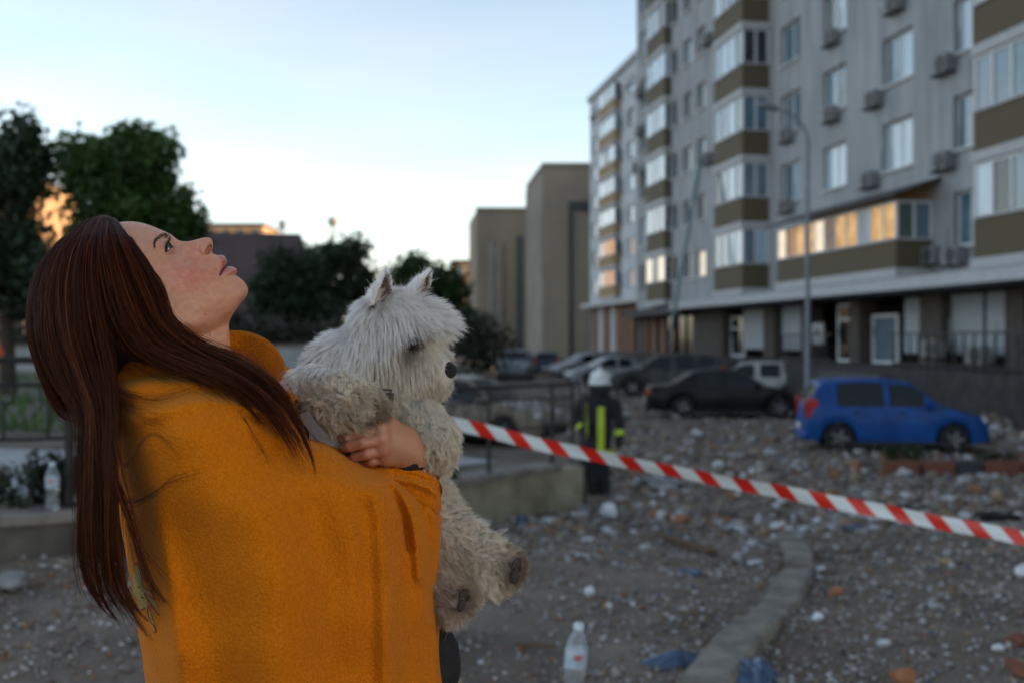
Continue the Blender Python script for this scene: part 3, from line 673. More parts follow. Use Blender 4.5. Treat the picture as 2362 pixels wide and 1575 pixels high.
P3 = resample([tuple(at(*q)) for q in tp], 240, True); S3 = np.concatenate([[0], np.cumsum(np.linalg.norm(np.diff(P3, axis=0), axis=1))])
V = []; C = []
for i, p in enumerate(P3):
    tw = .38 * math.sin(S3[i] * 1.1) + .15 * math.sin(S3[i] * 3.7)
    for j in range(5):
        k = (j / 4 - .5) * .063; V.append((p[0], p[1] + math.sin(tw) * k + .003 * math.sin(S3[i] * 9 + j), p[2] + math.cos(tw) * k + .002 * math.sin(S3[i] * 14))); C.append(((S3[i] + .95 * k - .03) / .172, j / 4, 0))
F = [(5 * i + j, 5 * i + 5 + j, 5 * i + 6 + j, 5 * i + 1 + j) for i in range(239) for j in range(4)]
tape = mesh_obj('barrier_tape', V, F, m_tape, smooth=True, col=np.array(C)); tag(tape, 'red and white striped barrier tape stretched across the rubble', 'barrier tape')
# ------------------------------------------------------------------ rubble
m_rub = M('rubble', (.3, .3, .3), .95, .35, 30, attr='Col')
PAL = np.array([(.28, .25, .22), (.46, .45, .46), (.62, .62, .64), (.24, .2, .17), (.16, .13, .11), (.30, .14, .07), (.36, .26, .16), (.30, .27, .24), (.07, .07, .08), (.10, .15, .24)])
PW = np.array([.22, .12, .11, .17, .12, .08, .09, .06, .02, .01])
CUBE = np.array([(-1, -1, -1), (1, -1, -1), (1, 1, -1), (-1, 1, -1), (-1, -1, 1), (1, -1, 1), (1, 1, 1), (-1, 1, 1)], float)
CF = np.array([(3, 2, 1, 0), (4, 5, 6, 7), (0, 1, 5, 4), (1, 2, 6, 5), (2, 3, 7, 6), (3, 0, 4, 7)])
def rand_rot(n):
    q = RNG.normal(size=(n, 4)); q /= np.linalg.norm(q, axis=1)[:, None]; w, x, y, z = q.T
    return np.stack([np.stack([1 - 2 * (y * y + z * z), 2 * (x * y - z * w), 2 * (x * z + y * w)], -1), np.stack([2 * (x * y + z * w), 1 - 2 * (x * x + z * z), 2 * (y * z - x * w)], -1), np.stack([2 * (x * z - y * w), 2 * (y * z + x * w), 1 - 2 * (x * x + y * y)], -1)], 1)
def chips(n, Y0, Y1, smin_, smax_, pw=2.2, x0=None, x1=None, dens=None):
    Y = Y0 * (Y1 / Y0) ** RNG.random(n); half = .56 * Y
    X = (RNG.random(n) * 2 - 1) * half if x0 is None else x0 + (x1 - x0) * RNG.random(n)
    cl = np.sin(X * 1.9 + 1.3 * np.sin(Y * .9)) * np.sin(Y * 1.4 + X * .6) + .6 * np.sin(X * 5.1) * np.sin(Y * 4.3 + 1)
    k = RNG.random(n) < np.clip(.55 + .4 * cl, .12, 1); X, Y = X[k], Y[k]
    wx = np.interp(Y, WALL[8:, 1], WALL[8:, 0], left=-9, right=1.2); k = (X > wx + .12) | (Y < 6.4); k &= X < 18.04 - .164 * Y - 3.3; X, Y = X[k], Y[k]; n = len(X)
    s = smin_ + (smax_ - smin_) * RNG.random(n) ** pw; s *= np.clip(Y / 5, .8, 2.2)
    d = np.stack([s * RNG.uniform(.5, 1.3, n), s * RNG.uniform(.5, 1.2, n), s * RNG.uniform(.2, .7, n)], -1)
    v = CUBE[None] * d[:, None] * .5 * RNG.uniform(.62, 1.15, (n, 8, 1)); v += RNG.normal(size=(n, 8, 3)) * d[:, None] * .08
    Rm = rand_rot(n); flat = RNG.random(n) < .7; a = RNG.random(n) * 6.28; rz = np.zeros((n, 3, 3)); rz[:, 0, 0] = np.cos(a); rz[:, 0, 1] = -np.sin(a); rz[:, 1, 0] = np.sin(a); rz[:, 1, 1] = np.cos(a); rz[:, 2, 2] = 1; rz[:, 0, 2] = .2
    Rm[flat] = rz[flat]; v = np.einsum('nij,nkj->nki', Rm, v)
    v += np.stack([X, Y, gz(X, Y) + bumpy(X, Y) + d[:, 2] * .2], -1)[:, None]
    c = PAL[RNG.choice(len(PAL), n, p=PW)] * RNG.uniform(.8, 1.15, (n, 1)); return v.reshape(-1, 3), (CF[None] + 8 * np.arange(n)[:, None, None]).reshape(-1, 4), np.repeat(c, 8, 0)
def heap(n):
    'banked up debris along the foot of the terrace'
    t = RNG.uniform(8, 75, n); d = np.abs(RNG.normal(size=n)) * .9; lift = .55 * np.exp(-(d / .7) ** 2) * (.45 + .55 * np.sin(t * 1.7) * np.sin(t * .63 + 1)); o = 2.25 + d
    X = 18.04 + EX * t - EY * o; Y = EY * t + EX * o; k = Y > 14; X, Y, lift = X[k], Y[k], lift[k]; n = len(X); s = RNG.uniform(.03, .17, n) ** 1.0; v = CUBE[None] * (s[:, None] * RNG.uniform(.4, 1.2, (n, 3)))[:, None] * .5 * RNG.uniform(.6, 1.15, (n, 8, 1)); v = np.einsum('nij,nkj->nki', rand_rot(n), v)
    v += np.stack([X, Y, gz(X, Y) + np.maximum(lift, 0) * RNG.random(n) ** .5], -1)[:, None]; c = PAL[RNG.choice(len(PAL), n, p=PW)] * RNG.uniform(.7, 1.1, (n, 1)); return v.reshape(-1, 3), (CF[None] + 8 * np.arange(n)[:, None, None]).reshape(-1, 4), np.repeat(c, 8, 0)
def join(parts):
    V, F, C, k = [], [], [], 0
    for v, f, c in parts: V.append(v); F.append(f + k); C.append(c); k += len(v)
    return np.concatenate(V), np.concatenate(F), np.concatenate(C)
v, f, c = join([chips(62000, 2.4, 16, .006, .026), chips(1500, 2.6, 18, .02, .065, 3), chips(30000, 11, 55, .02, .08), chips(1000, 14, 50, .05, .18, 2.8), heap(9000), chips(3500, 2.6, 6.6, .006, .04, 2, -3.4, -.5)])
rub = mesh_obj('rubble', v, f, m_rub, col=c); tag(rub, 'grey white and brick coloured rubble strewn over the whole yard', 'rubble', kind='stuff')
# ------------------------------------------------------------------ trees: tapered trunk and limbs, crown of leaf faces in clumps
m_bark = M('bark', (.045, .035, .028), .95, .4, 6, .5)
m_leafs = {}
def leafmat(name):
    m = bpy.data.materials.new(name); m.use_nodes = True; n = m.node_tree.nodes; l = m.node_tree.links.new; b = n['Principled BSDF']; b.inputs['Roughness'].default_value = .55
    a = n.new('ShaderNodeAttribute'); a.attribute_name = 'Col'; l(a.outputs['Color'], b.inputs['Base Color'])
    t = n.new('ShaderNodeBsdfTranslucent'); l(a.outputs['Color'], t.inputs[0]); mx = n.new('ShaderNodeMixShader'); mx.inputs[0].default_value = .3
    l(b.outputs[0], mx.inputs[1]); l(t.outputs[0], mx.inputs[2]); l(mx.outputs[0], n['Material Output'].inputs[0]); return m
m_leaf = leafmat('leaf')
def leaves(centres, radii, per, size, col, rng, spread=.5):
    """clumps of leaf faces; returns v, f, c"""
    n = len(centres) * per; cc = np.repeat(centres, per, 0); rr = np.repeat(radii, per, 0)
    d = rng.normal(size=(n, 3)); d /= np.linalg.norm(d, axis=1)[:, None]; p = cc + d * rr * (rng.random((n, 1)) ** spread)
    a = rng.normal(size=(n, 3)); a /= np.linalg.norm(a, axis=1)[:, None]; b = np.cross(a, rng.normal(size=(n, 3))); b /= np.linalg.norm(b, axis=1)[:, None]
    s = size * rng.uniform(.6, 1.3, (n, 1)); v = np.stack([p - a * s, p + b * s * .55 + a * s * .1, p + a * s, p - b * s * .55 + a * s * .1], 1).reshape(-1, 3)
    f = np.arange(4 * n).reshape(-1, 4); tone = np.repeat(rng.uniform(.65, 1.35, len(centres)), per)[:, None] * rng.uniform(.75, 1.3, (n, 1))
    c = np.asarray(col)[None] * tone; c[:, 0] *= rng.uniform(.8, 1.3, n); return v, f, np.repeat(c, 4, 0)
def tree(lab, trunk_px, Y, blobs, nclump, per, size, col, zb=.2, seed=1, name='tree', group=None, depth=.8, tr=.16, clump=.42):
    """blobs: (px, py, rx, ry) crown lobes in photo pixels at depth Y"""
    rng = np.random.default_rng(seed); s = FPX / Y; base = at(trunk_px, 0, Y); o = empty(name, (base.x, Y, zb)); tag(o, lab, 'tree', group); o0 = np.array([base.x, Y, zb])
    ar = np.array([b[2] * b[3] for b in blobs], float); ar /= ar.sum(); C = []; Rr = []
    for (px, py, rx, ry), w in zip(blobs, ar):
        k = max(4, int(nclump * w)); c = np.array(at(px * 1.0043, py * 1.0043, Y)) - o0; d = rng.normal(size=(k, 3)); d /= np.linalg.norm(d, axis=1)[:, None]
        q = d * (rng.random((k, 1)) ** .42) * np.array([rx / s, rx / s * depth, ry / s]) * .92; C.append(c + q); Rr.append(np.full((k, 1), clump) * rng.uniform(.55, 1.25, (k, 1)))
    C = np.concatenate(C); Rr = np.concatenate(Rr); v, f, c = leaves(C, Rr, per, size, col, rng)
    mesh_obj('crown', v, f, m_leaf, o, col=c)
    top = C[:, 2].max() * .8; lean = C[:, 0].mean(); tp = [(0, 0, -.4), (0, 0, 0), (lean * .25, 0, top * .3), (lean * .6, .1, top * .55), (lean * .9, .1, top)]
    mb = MB(); mb.tube(tp, [tr * 1.5, tr * 1.15, tr * .85, tr * .6, tr * .2], 9)
    for k in rng.choice(len(C), min(22, len(C)), replace=False):
        h = rng.uniform(.3, .75); st_ = Vector((lean * h * .9, .05, top * h)); e = Vector(C[k]); mid = st_.lerp(e, .55) + Vector((0, 0, .12 * top * rng.uniform(-.3, .6))); mb.tube([st_, mid, e], [tr * .42, tr * .25, tr * .08], 6)
    mb.build('trunk', m_bark, o, smooth=True); return o
G1 = (.045, .098, .016); G2 = (.024, .046, .018); G3 = (.032, .066, .016)
tree('large broad green tree rising behind the woman at left', 300, 23.5, [(250, 400, 120, 90), (330, 360, 85, 70), (185, 365, 60, 62), (375, 470, 75, 75), (420, 525, 50, 60), (280, 500, 140, 70), (245, 575, 95, 80), (350, 600, 100, 70), (300, 330, 60, 45)], 470, 50, .09, G1, .3, 3)
tree('tall dark tree cut by the left frame edge', 20, 21.0, [(45, 320, 55, 55), (88, 365, 34, 45), (20, 420, 90, 90), (-60, 400, 90, 120), (10, 560, 60, 90), (-40, 620, 120, 120), (90, 640, 90, 80), (62, 530, 34, 34), (70, 430, 26, 24)], 330, 48, .09, G2, .3, 4)
tree('dark bushy tree left of the pair before the purple roof', 650, 42, [(640, 620, 52, 45), (690, 640, 60, 60), (625, 680, 60, 60), (700, 700, 70, 50)], 130, 40, .13, G2, .3, 5, clump=.6)
tree('taller dark tree with a ragged top right of the purple roof', 780, 44, [(745, 600, 50, 42), (790, 590, 42, 40), (828, 585, 22, 38), (770, 660, 90, 60), (840, 650, 40, 45), (730, 700, 80, 50)], 190, 40, .13, G2, .3, 6, clump=.62)
tree('round green tree beside the lower beige building', 985, 50, [(965, 625, 55, 40), (920, 650, 45, 40), (1010, 650, 50, 45), (960, 690, 80, 50), (1035, 710, 40, 55), (1000, 760, 75, 50), (930, 745, 60, 50), (1045, 650, 34, 45), (1058, 750, 36, 60), (965, 605, 40, 26)], 290, 40, .14, G3, .1, 7, clump=.65)
def shrub(lab, px, py, Y, r, h, col, seed, n=26, per=34, size=.05, name='shrub', zb=None, group=None):
    rng = np.random.default_rng(seed); b = at(px, py, Y); z = b.z if zb is None else zb; o = empty(name, (b.x, Y, z)); tag(o, lab, 'shrub', group)
    d = rng.normal(size=(n, 3)); d /= np.linalg.norm(d, axis=1)[:, None]; C = d * rng.random((n, 1)) ** .4 * np.array([r, r * .7, h * .5]) + np.array([0, 0, h * .5]); v, f, c = leaves(C, np.full((n, 1), r * .28), per, size, col, rng)
    mesh_obj('foliage', v, f, m_leaf, o, col=c); mb = MB()
    for k in range(5): mb.tube([(0, 0, -.1), Vector(C[k]) * .6, Vector(C[k])], [.02, .012, .004], 5)
    mb.build('stem', m_bark, o); return o
for i, (px, w, lab) in enumerate(((500, 1.6, 'dark hedge shrub right of the woman\'s face'), (560, 2.2, 'dark shrub below the purple roof'), (120, 2.6, 'dark shrub under the left trees'), (30, 2.4, 'dark shrub at the left frame edge'), (860, 2.2, 'dark shrub behind the white dog\'s ear'), (760, 2.2, 'dark shrub below the ragged tree'), (1075, 1.8, 'dark shrub at the foot of the lower beige building'))):
    shrub(lab, px, 800, 38 + (i % 3), w, 2.3, (.022, .032, .018), 20 + i, 60, 30, .12, zb=.2)
shrub('low leafy plant on the wall behind the water bottle', 70, 1130, 7.15, .34, .34, (.02, .03, .014), 41, 26, 40, .028, zb=.27)
shrub('low leafy plant right of the water bottle', 150, 1130, 7.3, .22, .42, (.018, .028, .012), 42, 22, 36, .028, zb=.27)
shrub('green tuft growing on the wall under the white dog', 1025, 1080, 11.75, .26, .22, (.03, .05, .015), 43, 14, 40, .03, zb=-.2)
shrub('weeds growing in the flower bed by the blue car', 2085, 1060, 17.7, .45, .26, (.03, .05, .016), 44, 16, 30, .04, zb=-.7)
shrub('sparse weeds at the right end of the flower bed', 2300, 1060, 17.7, .4, .22, (.03, .045, .018), 45, 12, 26, .04, zb=-.7)
# grass on the lawn at left
ng = 5200; rng = np.random.default_rng(9); X = rng.uniform(-14, -3.2, ng); Y = rng.uniform(12.5, 30, ng); h = rng.uniform(.06, .22, ng)
cl = np.sin(X * 1.1) * np.sin(Y * .8) + rng.normal(size=ng) * .4; k = cl > -.2; X, Y, h = X[k], Y[k], h[k]; n_ = len(X); a = rng.random(n_) * 6.28; w = .02 + .03 * rng.random(n_)
z0 = LAWN(X, Y); lx = rng.normal(size=n_) * .06; v = np.stack([np.stack([X - np.cos(a) * w, Y - np.sin(a) * w, z0], -1), np.stack([X + np.cos(a) * w, Y + np.sin(a) * w, z0], -1), np.stack([X + lx, Y, z0 + h], -1)], 1).reshape(-1, 3)
c = np.repeat(np.array(G1)[None] * rng.uniform(.6, 1.6, (n_, 1)), 3, 0); gr = mesh_obj('grass', v, np.arange(3 * n_).reshape(-1, 3), m_leaf, col=c); tag(gr, 'patchy grass on the lawn behind the railing', 'grass', kind='stuff')
# ------------------------------------------------------------------ cars
m_tyre = M('tyre rubber', (.018, .018, .019), .9, .3, 30); m_rim = M('alloy rim', (.30, .31, .33), .4, .2, 20, metal=.6); m_cglass = M('car glass', (.008, .010, .011), .12, .4, 1.5, spec=.3); m_cdark = M('black car plastic', (.02, .02, .022), .6, .2, 10)
m_red = M('red lamp glass', (.42, .012, .010), .2, .2, 20, coat=1); m_clear = M('clear lamp glass', (.55, .56, .58), .1, .3, 30, coat=1); m_plate = M('white plate', (.6, .6, .6), .5)
def paint(name, col, dust=.35): return M(name, col, .4, .5, 1.6, coat=.05, col2=tuple(c * (1 - dust * .3) + .10 * dust for c in col), spec=.22)
def car(label, paintm, L_, Wd, H, loc, heading, prof, wheel_r=.31, wb=(.80, .80), kind='hatch', group=None):
    """prof: list of (x fraction from the rear 0..1, roof-line height fraction, belt fraction, glazed?)"""
    root = empty('parked_car', loc, heading); tag(root, label, 'car', group)
    xs_ = np.array([p[0] for p in prof]) * L_ - L_ / 2; zt_ = np.array([p[1] for p in prof]) * H; xf_, xr_ = L_ / 2 - wb[0], -L_ / 2 + wb[1]
    X = np.unique(np.concatenate([np.linspace(-L_ / 2, L_ / 2, 71), xs_])); top = np.interp(X, xs_, zt_)
    k_ = np.array([.25, .5, .25]); top[1:-1] = np.convolve(top, k_, 'valid'); belt0 = .60 * H
    u = (X + L_ / 2) / L_; endc = np.clip(np.minimum(u, 1 - u) / .10, 0, 1); wid = Wd / 2 * (.80 + .20 * np.sqrt(1 - (1 - endc) ** 2)); zb = np.full(len(X), .20) + .06 * (1 - endc)
    for xc in (xf_, xr_):
        d = np.abs(X - xc); a = wheel_r + .055; m = d < a; zb[m] = np.maximum(zb[m], wheel_r + np.sqrt(np.maximum(a * a - d[m] ** 2, 0)) - .01)
    V = []; 
    for x, t, w, b_, e in zip(X, top, wid, zb, endc):
        bl = min(t - .02, belt0 + .03 * (x / L_)); bl = max(bl, b_ + .02); cab = np.clip((t - belt0) / (H - belt0), 0, 1); wt_ = w * (1 - .27 * cab) if cab > .02 else w * .94
        ring = [(0.80 * w, b_), (.95 * w, b_ + .01), (w, b_ + (bl - b_) * .45), (.985 * w, b_ + (bl - b_) * .8), (.955 * w, bl), (wt_ + (.955 * w - wt_) * .5 if cab > .02 else .93 * w, bl + (t - bl) * .5), (wt_, bl + (t - bl) * .90), (wt_ * .93, t - .012), (wt_ * .5, t + .012 * cab), (0, t + .02 * cab)]
        V.append([(x, y, z) for y, z in ring] + [(x, -y, z) for y, z in ring[-2::-1]])
    V = np.array(V); n, k, _ = V.shape; F = [tuple(f) for f in grid_faces(n, k)]
    F += [tuple(range(k - 1, -1, -1)), tuple((n - 1) * k + i for i in range(k))]; F += [(i * k, (i + 1) * k, (i + 1) * k + k - 1, i * k + k - 1) for i in range(n - 1)]
    sharp_smooth(mesh_obj('body', V.reshape(-1, 3), F, paintm, root), 38)
    # side glass: panes lying just proud of the cabin side
    gl = [p[0] * L_ - L_ / 2 for p in prof if p[3] == 1]
    segs = list(zip(gl[:-1], gl[1:]))
    for side in (0, 1):
        for a, b in segs:
            if b - a < .25: continue
            a2, b2 = a + .035, b - .035; ii = [i for i in range(n) if a2 <= X[i] <= b2]
            if len(ii) < 2: continue
            P = []
            for i in ii:
                lo_, hi_ = (V[i][4], V[i][6]) if side == 0 else (V[i][k - 5], V[i][k - 7]); q0 = lo_ + (hi_ - lo_) * .10; q1 = lo_ + (hi_ - lo_) * .97; o = np.array([0, .012 if side == 0 else -.012, .004]); P.append((q0 + o, lo_ + (hi_ - lo_) * .53 + o * 1.6, q1 + o))
            P = np.array(P); f = [tuple(q) for q in grid_faces(len(ii), 3)]; f = f if side == 0 else [q[::-1] for q in f]; mesh_obj('side_window', P.reshape(-1, 3), f, m_cglass, root, smooth=True)
    for nm, lo_x, hi_x in (('windscreen', [p[0] for p in prof if p[3] == 2], None), ('rear_window', [p[0] for p in prof if p[3] == 3], None)):
        if len(lo_x) < 2: continue
        a, b = min(lo_x) * L_ - L_ / 2, max(lo_x) * L_ - L_ / 2; ii = [i for i in range(n) if a + .02 <= X[i] <= b - .02]
        if len(ii) < 2: continue
        P = [];
        for i in ii:
            r_ = V[i]; P.append([r_[7] * np.array([1, .93, 1]), r_[8], r_[9], r_[10], r_[11] * np.array([1, .93, 1])])
        P = np.array(P) + np.array([.012 if nm == 'windscreen' else -.012, 0, .014]); mesh_obj(nm, P.reshape(-1, 3), [tuple(q) for q in grid_faces(len(ii), 5)], m_cglass, root, smooth=True)
    for xc in (xf_, xr_):
        for s in (-1, 1):
            y = s * (Wd / 2 - .115); w_ = MB(); w_.lathe([(wheel_r * .62, -.10), (wheel_r * .95, -.10), (wheel_r, -.07), (wheel_r, .07), (wheel_r * .95, .10), (wheel_r * .62, .10)], 24, 'y'); tw = w_.build('wheel', m_tyre, root, smooth=False); tw.location = (xc, y, wheel_r)
            r2 = MB(); r2.lathe([(0, s * .085), (wheel_r * .18, s * .09), (wheel_r * .2, s * .075), (wheel_r * .58, s * .07), (wheel_r * .63, s * .10), (wheel_r * .63, -s * .09), (0, -s * .09)], 24, 'y')
            for q in range(5):
                t = q * 2 * math.pi / 5; r2.tube([(math.cos(t) * wheel_r * .12, s * .085, math.sin(t) * wheel_r * .12), (math.cos(t) * wheel_r * .6, s * .095, math.sin(t) * wheel_r * .6)], [.035, .028], 4)
            r2.build('rim', m_rim, tw)
    lampz = belt0 - .07
    for s in (-1, 1):
        y = s * (Wd / 2 - .17)
        MB().box(-L_ / 2 + .0 if kind == 'hatch' else -L_ / 2 - .01, -L_ / 2 + .24, s * Wd / 2 * .80 - .10, s * Wd / 2 * .80 + .125, lampz - .14, lampz + (.26 if kind == 'hatch' else .02), .03).build('tail_lamp', m_red, root)
        MB().box(L_ / 2 - .42, L_ / 2 - .06, s * Wd / 2 * .72 - .16, s * Wd / 2 * .72 + .115, lampz - .22, lampz - .09, .03).build('headlamp', m_clear, root)
        MB().box(.16 * L_, .16 * L_ + .13, min(s * (Wd / 2 + .0), s * (Wd / 2 + .17)), max(s * (Wd / 2 + .0), s * (Wd / 2 + .17)), belt0 + .01, belt0 + .15, .03).build('wing_mirror', paintm, root)
        for hx in (.02, -.22): MB().box(hx * L_ - .09, hx * L_ + .09, min(s * (Wd / 2 - .002), s * (Wd / 2 + .03)), max(s * (Wd / 2 - .002), s * (Wd / 2 + .03)), belt0 - .09, belt0 - .06, .008).build('door_handle', m_cdark, root)
    MB().box(-L_ / 2 - .03, -L_ / 2 + .10, -Wd / 2 * .82, Wd / 2 * .82, .23, .40, .03).build('rear_bumper', m_cdark if kind != 'hatch' else paintm, root); MB().box(L_ / 2 - .10, L_ / 2 + .03, -Wd / 2 * .8, Wd / 2 * .8, .2, .42, .03).build('front_bumper', m_cdark, root)
    MB().box(-L_ / 2 - .05, -L_ / 2 - .031, -.26, .26, .46, .57).build('number_plate', m_plate, root)
    MB().box(-.42 * L_ + wheel_r, .30 * L_, -Wd / 2 - .012, Wd / 2 + .012, .17, .24, .01).build('sill', m_cdark, root)
    return root
HATCH = [(0, .40, 0, 0), (.015, .62, 0, 3), (.03, .72, 0, 0), (.085, .955, 0, 3), (.15, .985, 0, 1), (.30, 1.0, 0, 0), (.44, .995, 0, 1), (.58, .95, 0, 2), (.66, .80, 0, 1), (.74, .645, 0, 2), (.80, .60, 0, 0), (.95, .50, 0, 0), (1, .36, 0, 0)]
SEDAN = [(0, .42, 0, 0), (.02, .64, 0, 0), (.13, .68, 0, 3), (.17, .715, 0, 0), (.28, .93, 0, 3), (.30, .945, 0, 1), (.42, 1.0, 0, 0), (.47, 1.0, 0, 1), (.57, .97, 0, 2), (.69, .75, 0, 1), (.735, .655, 0, 2), (.80, .62, 0, 0), (.96, .50, 0, 0), (1, .36, 0, 0)]
WAGON = [(0, .40, 0, 0), (.01, .62, 0, 3), (.06, .93, 0, 3), (.09, .96, 0, 1), (.25, 1.0, 0, 1), (.45, 1.0, 0, 1), (.57, .965, 0, 2), (.69, .76, 0, 1), (.73, .67, 0, 2), (.80, .64, 0, 0), (.96, .54, 0, 0), (1, .38, 0, 0)]
def ground_at(px, Y): return (float((px * 1.0043 - CX) / FPX * Y), Y, float(gz((px * 1.0043 - CX) / FPX * Y, Y)) - .01)
blue = paint('blue car paint', (.004, .078, .33), .08); car('bright blue hatchback parked on the rubble at right, seen from its right side', blue, 3.65, 1.62, 1.52, ground_at(2040, 21.2), R(-7), HATCH, .30, (.72, .66))
blk = paint('black car paint', (.005, .0045, .005), .05); car('dusty black sedan parked left of the bright blue hatchback', blk, 4.75, 1.80, 1.45, ground_at(1665, 30.0), R(-5), SEDAN, .33, (.92, 1.05), 'sedan')
slv = paint('silver car paint', (.36, .38, .40), .4); wht = paint('white car paint', (.50, .50, .51), .4); dk = paint('dark grey car paint', (.035, .037, .042), .5); gry = paint('grey car paint', (.15, .17, .18), .4); nav = paint('navy car paint', (.02, .035, .09), .4); bei = paint('dust covered car paint', (.22, .17, .13), .5)
car('silver white estate car half hidden behind the black sedan', wht, 4.5, 1.76, 1.50, ground_at(1720, 37.0), R(172), WAGON, .32, (.9, .9))
car('dark grey sport utility car behind the black sedan, right of the firefighter\'s helmet', dk, 4.7, 1.86, 1.72, ground_at(1528, 41.0), R(176), WAGON, .37, (.95, .9))
car('silver sedan directly behind the firefighter\'s white helmet', slv, 4.5, 1.76, 1.46, ground_at(1402, 50.0), R(192), SEDAN, .32, (.9, 1.0), 'sedan')
car('pale silver hatchback farther back, left of the firefighter\'s helmet', slv, 4.2, 1.74, 1.48, ground_at(1345, 60.0), R(200), HATCH, .31, (.85, .75))
car('grey sport utility car facing the camera before the lower beige building', gry, 4.5, 1.9, 1.70, ground_at(1186, 57.0), R(-96), WAGON, .36, (.9, .9))
car('dark navy hatchback beside the grey sport utility car', nav, 4.1, 1.75, 1.5, ground_at(1258, 64.0), R(85), HATCH, .32, (.8, .75))
car('dust covered beige car behind the railing next to the dog\'s nose', bei, 4.3, 1.74, 1.50, ground_at(1075, 23.0), R(-24), SEDAN, .31, (.88, .95), 'sedan')
# ------------------------------------------------------------------ the woman: a local frame whose depth axis runs from the lens to her
_p0 = np.array(at(562, HY, 1.26)); _p0[2] = 0
DV = np.array([_p0[0], _p0[1], 0]); DV /= np.linalg.norm(DV); RV = np.array([DV[1], -DV[0], 0])
CAMP = np.array([0, 0, CAMZ]); D0 = float((_p0 - CAMP) @ DV)
def Wp(px, py, S=0.0):
    """world points seen at photo pixels, S millimetres in front of the figure's middle plane"""
    px = np.asarray(px, float); py = np.asarray(py, float); v = np.stack([(px - CX) / FPX, np.ones_like(px), -(py - HY) / FPX], -1)
    t = (D0 - np.asarray(S, float) / 1000) / (v @ DV); return CAMP + v * t[..., None]
def mirror(P):
    d = (P - CAMP) @ DV - D0; return P - 2 * d[..., None] * DV
PXMM = FPX / 1.26 / 1000 * 1.0          # photo pixels per millimetre at the figure
def polar_patch(outline, centre, M_, Sfun, Rfun, mirrored=True, pw=2.0, post=None, backfun=None):
    """lens shaped skin over a star shaped outline: S is the half thickness, rounded off towards the outline"""
    o = np.asarray(outline, float); N = len(o); c = np.asarray(centre, float); t = np.linspace(0, 1, M_ + 1)[1:]; rho = 1 - (1 - t) ** pw
    Q = c + rho[:, None, None] * (o - c)[None]; Q = np.concatenate([c[None], Q.reshape(-1, 2)]); dist, par = seg_dist(Q, o, True)
    dist[-N:] = 0; S0 = Sfun(Q); Rr = np.maximum(Rfun(Q, S0), 3.0); g = np.sqrt(np.clip(1 - (1 - np.minimum(dist / Rr, 1)) ** 2, 0, 1)); S = S0 * g
    if post is not None: S = post(Q, S, dist)
    S[-N:] = np.minimum(S[-N:], 1.0) if mirrored else S[-N:]
    near = Wp(Q[:, 0], Q[:, 1], S); F = []
    for k in range(N):
        F.append((0, 1 + (k + 1) % N, 1 + k, 1 + k))
    base = np.arange(M_ - 1)[:, None] * N + 1; k = np.arange(N)[None]; k2 = (k + 1) % N
    quads = np.stack([base + k, base + k2, base + N + k2, base + N + k], -1).reshape(-1, 4)
    tri = np.array([(f[0], f[1], f[2]) for f in F]); n = len(Q)
    if not mirrored: return near, quads, tri, Q, S
    far = mirror(near if backfun is None else Wp(Q[:, 0], Q[:, 1], backfun(Q) * g)); V = np.concatenate([near, far]); rim = np.arange(n - N, n)
    seam = np.stack([rim, np.roll(rim, -1), np.roll(rim, -1) + n, rim + n], -1)
    return V, np.concatenate([quads, quads[:, ::-1] + n, seam]), np.concatenate([tri, tri[:, ::-1] + n]), Q, S
def faces_list(q, t): return [tuple(map(int, f)) for f in q] + [tuple(map(int, f)) for f in t]
def Z1(*p): return [(50 + .338 * x, 470 + .338 * y) for x, y in p]
gauss = lambda Q, c, s: np.exp(-((Q - np.asarray(c, float)) ** 2).sum(-1) / (2 * s * s))
def ridge(Q, poly, w): d, _ = seg_dist(Q, resample(poly, 40, True)); return np.exp(-d * d / (2 * w * w))
PROFILE = Z1((650,130),(700,124),(750,122),(800,128),(850,140),(900,158),(950,180),(985,194),(1012,207),(1040,230),(1062,247),(1085,256),(1110,260),(1140,258),(1175,251),(1210,241),(1240,234),(1262,231),(1280,233),(1294,242),(1302,256),(1307,275),(1307,295),(1302,312),(1299,328),(1304,340),(1318,348),(1335,352),(1352,351),(1368,351),(1382,357),(1393,370),(1399,386),(1401,400),(1398,412),(1390,421),(1391,427),(1404,430),(1422,428),(1440,431),(1456,438),(1467,449),(1470,462),(1466,474),(1461,483),(1464,491),(1478,500),(1497,515),(1515,530),(1530,550),(1541,570),(1546,592),(1543,614),(1533,634),(1517,655),(1497,678),(1474,708),(1450,740),(1430,774),(1418,805),(1414,840),(1417,880),(1420,920),(1421,960),(1424,1010),(1430,1090))
SKULL = [(533, 860), (470, 890), (380, 900), (300, 885), (250, 860), (205, 838), (160, 808), (128, 765), (110, 715), (108, 655), (125, 602), (158, 562), (205, 532), (240, 519)]
OUT = np.concatenate([resample(PROFILE, 330), resample(SKULL + [PROFILE[0]], 150, True)[:-1]])
SP = [(300,540,55),(330,545,52),(345,535,48),(280,522,44),(330,600,69),(365,562,50),(385,548,38),(383,584,46),(398,574,33),(410,566,19),(425,568,11),(448,566,11.5),(475,562,10),(489,565,9),(478,582,14),(468,590,17.5),(457,592,19),(448,606,30),(418,598,39),(396,618,60),(440,622,46),(450,665,51),(370,645,68),(497,604,21),(511,601,15),(506,631,27),(520,624,19),(489,645,36),(532,644,20),(540,625,17),(553,668,20),(562,655,17),(527,684,30),(490,712,46),(450,740,56),(412,735,62),(355,705,71),(450,790,46),(515,775,30),(470,840,52),(512,733,34),(487,755,38),(220,620,76),(190,710,76),(280,720,76),(270,600,76),(300,830,58),(200,800,60),(400,860,58)]
_Sf = rbf([(a, b) for a, b, c in SP], [c for a, b, c in SP], .002)
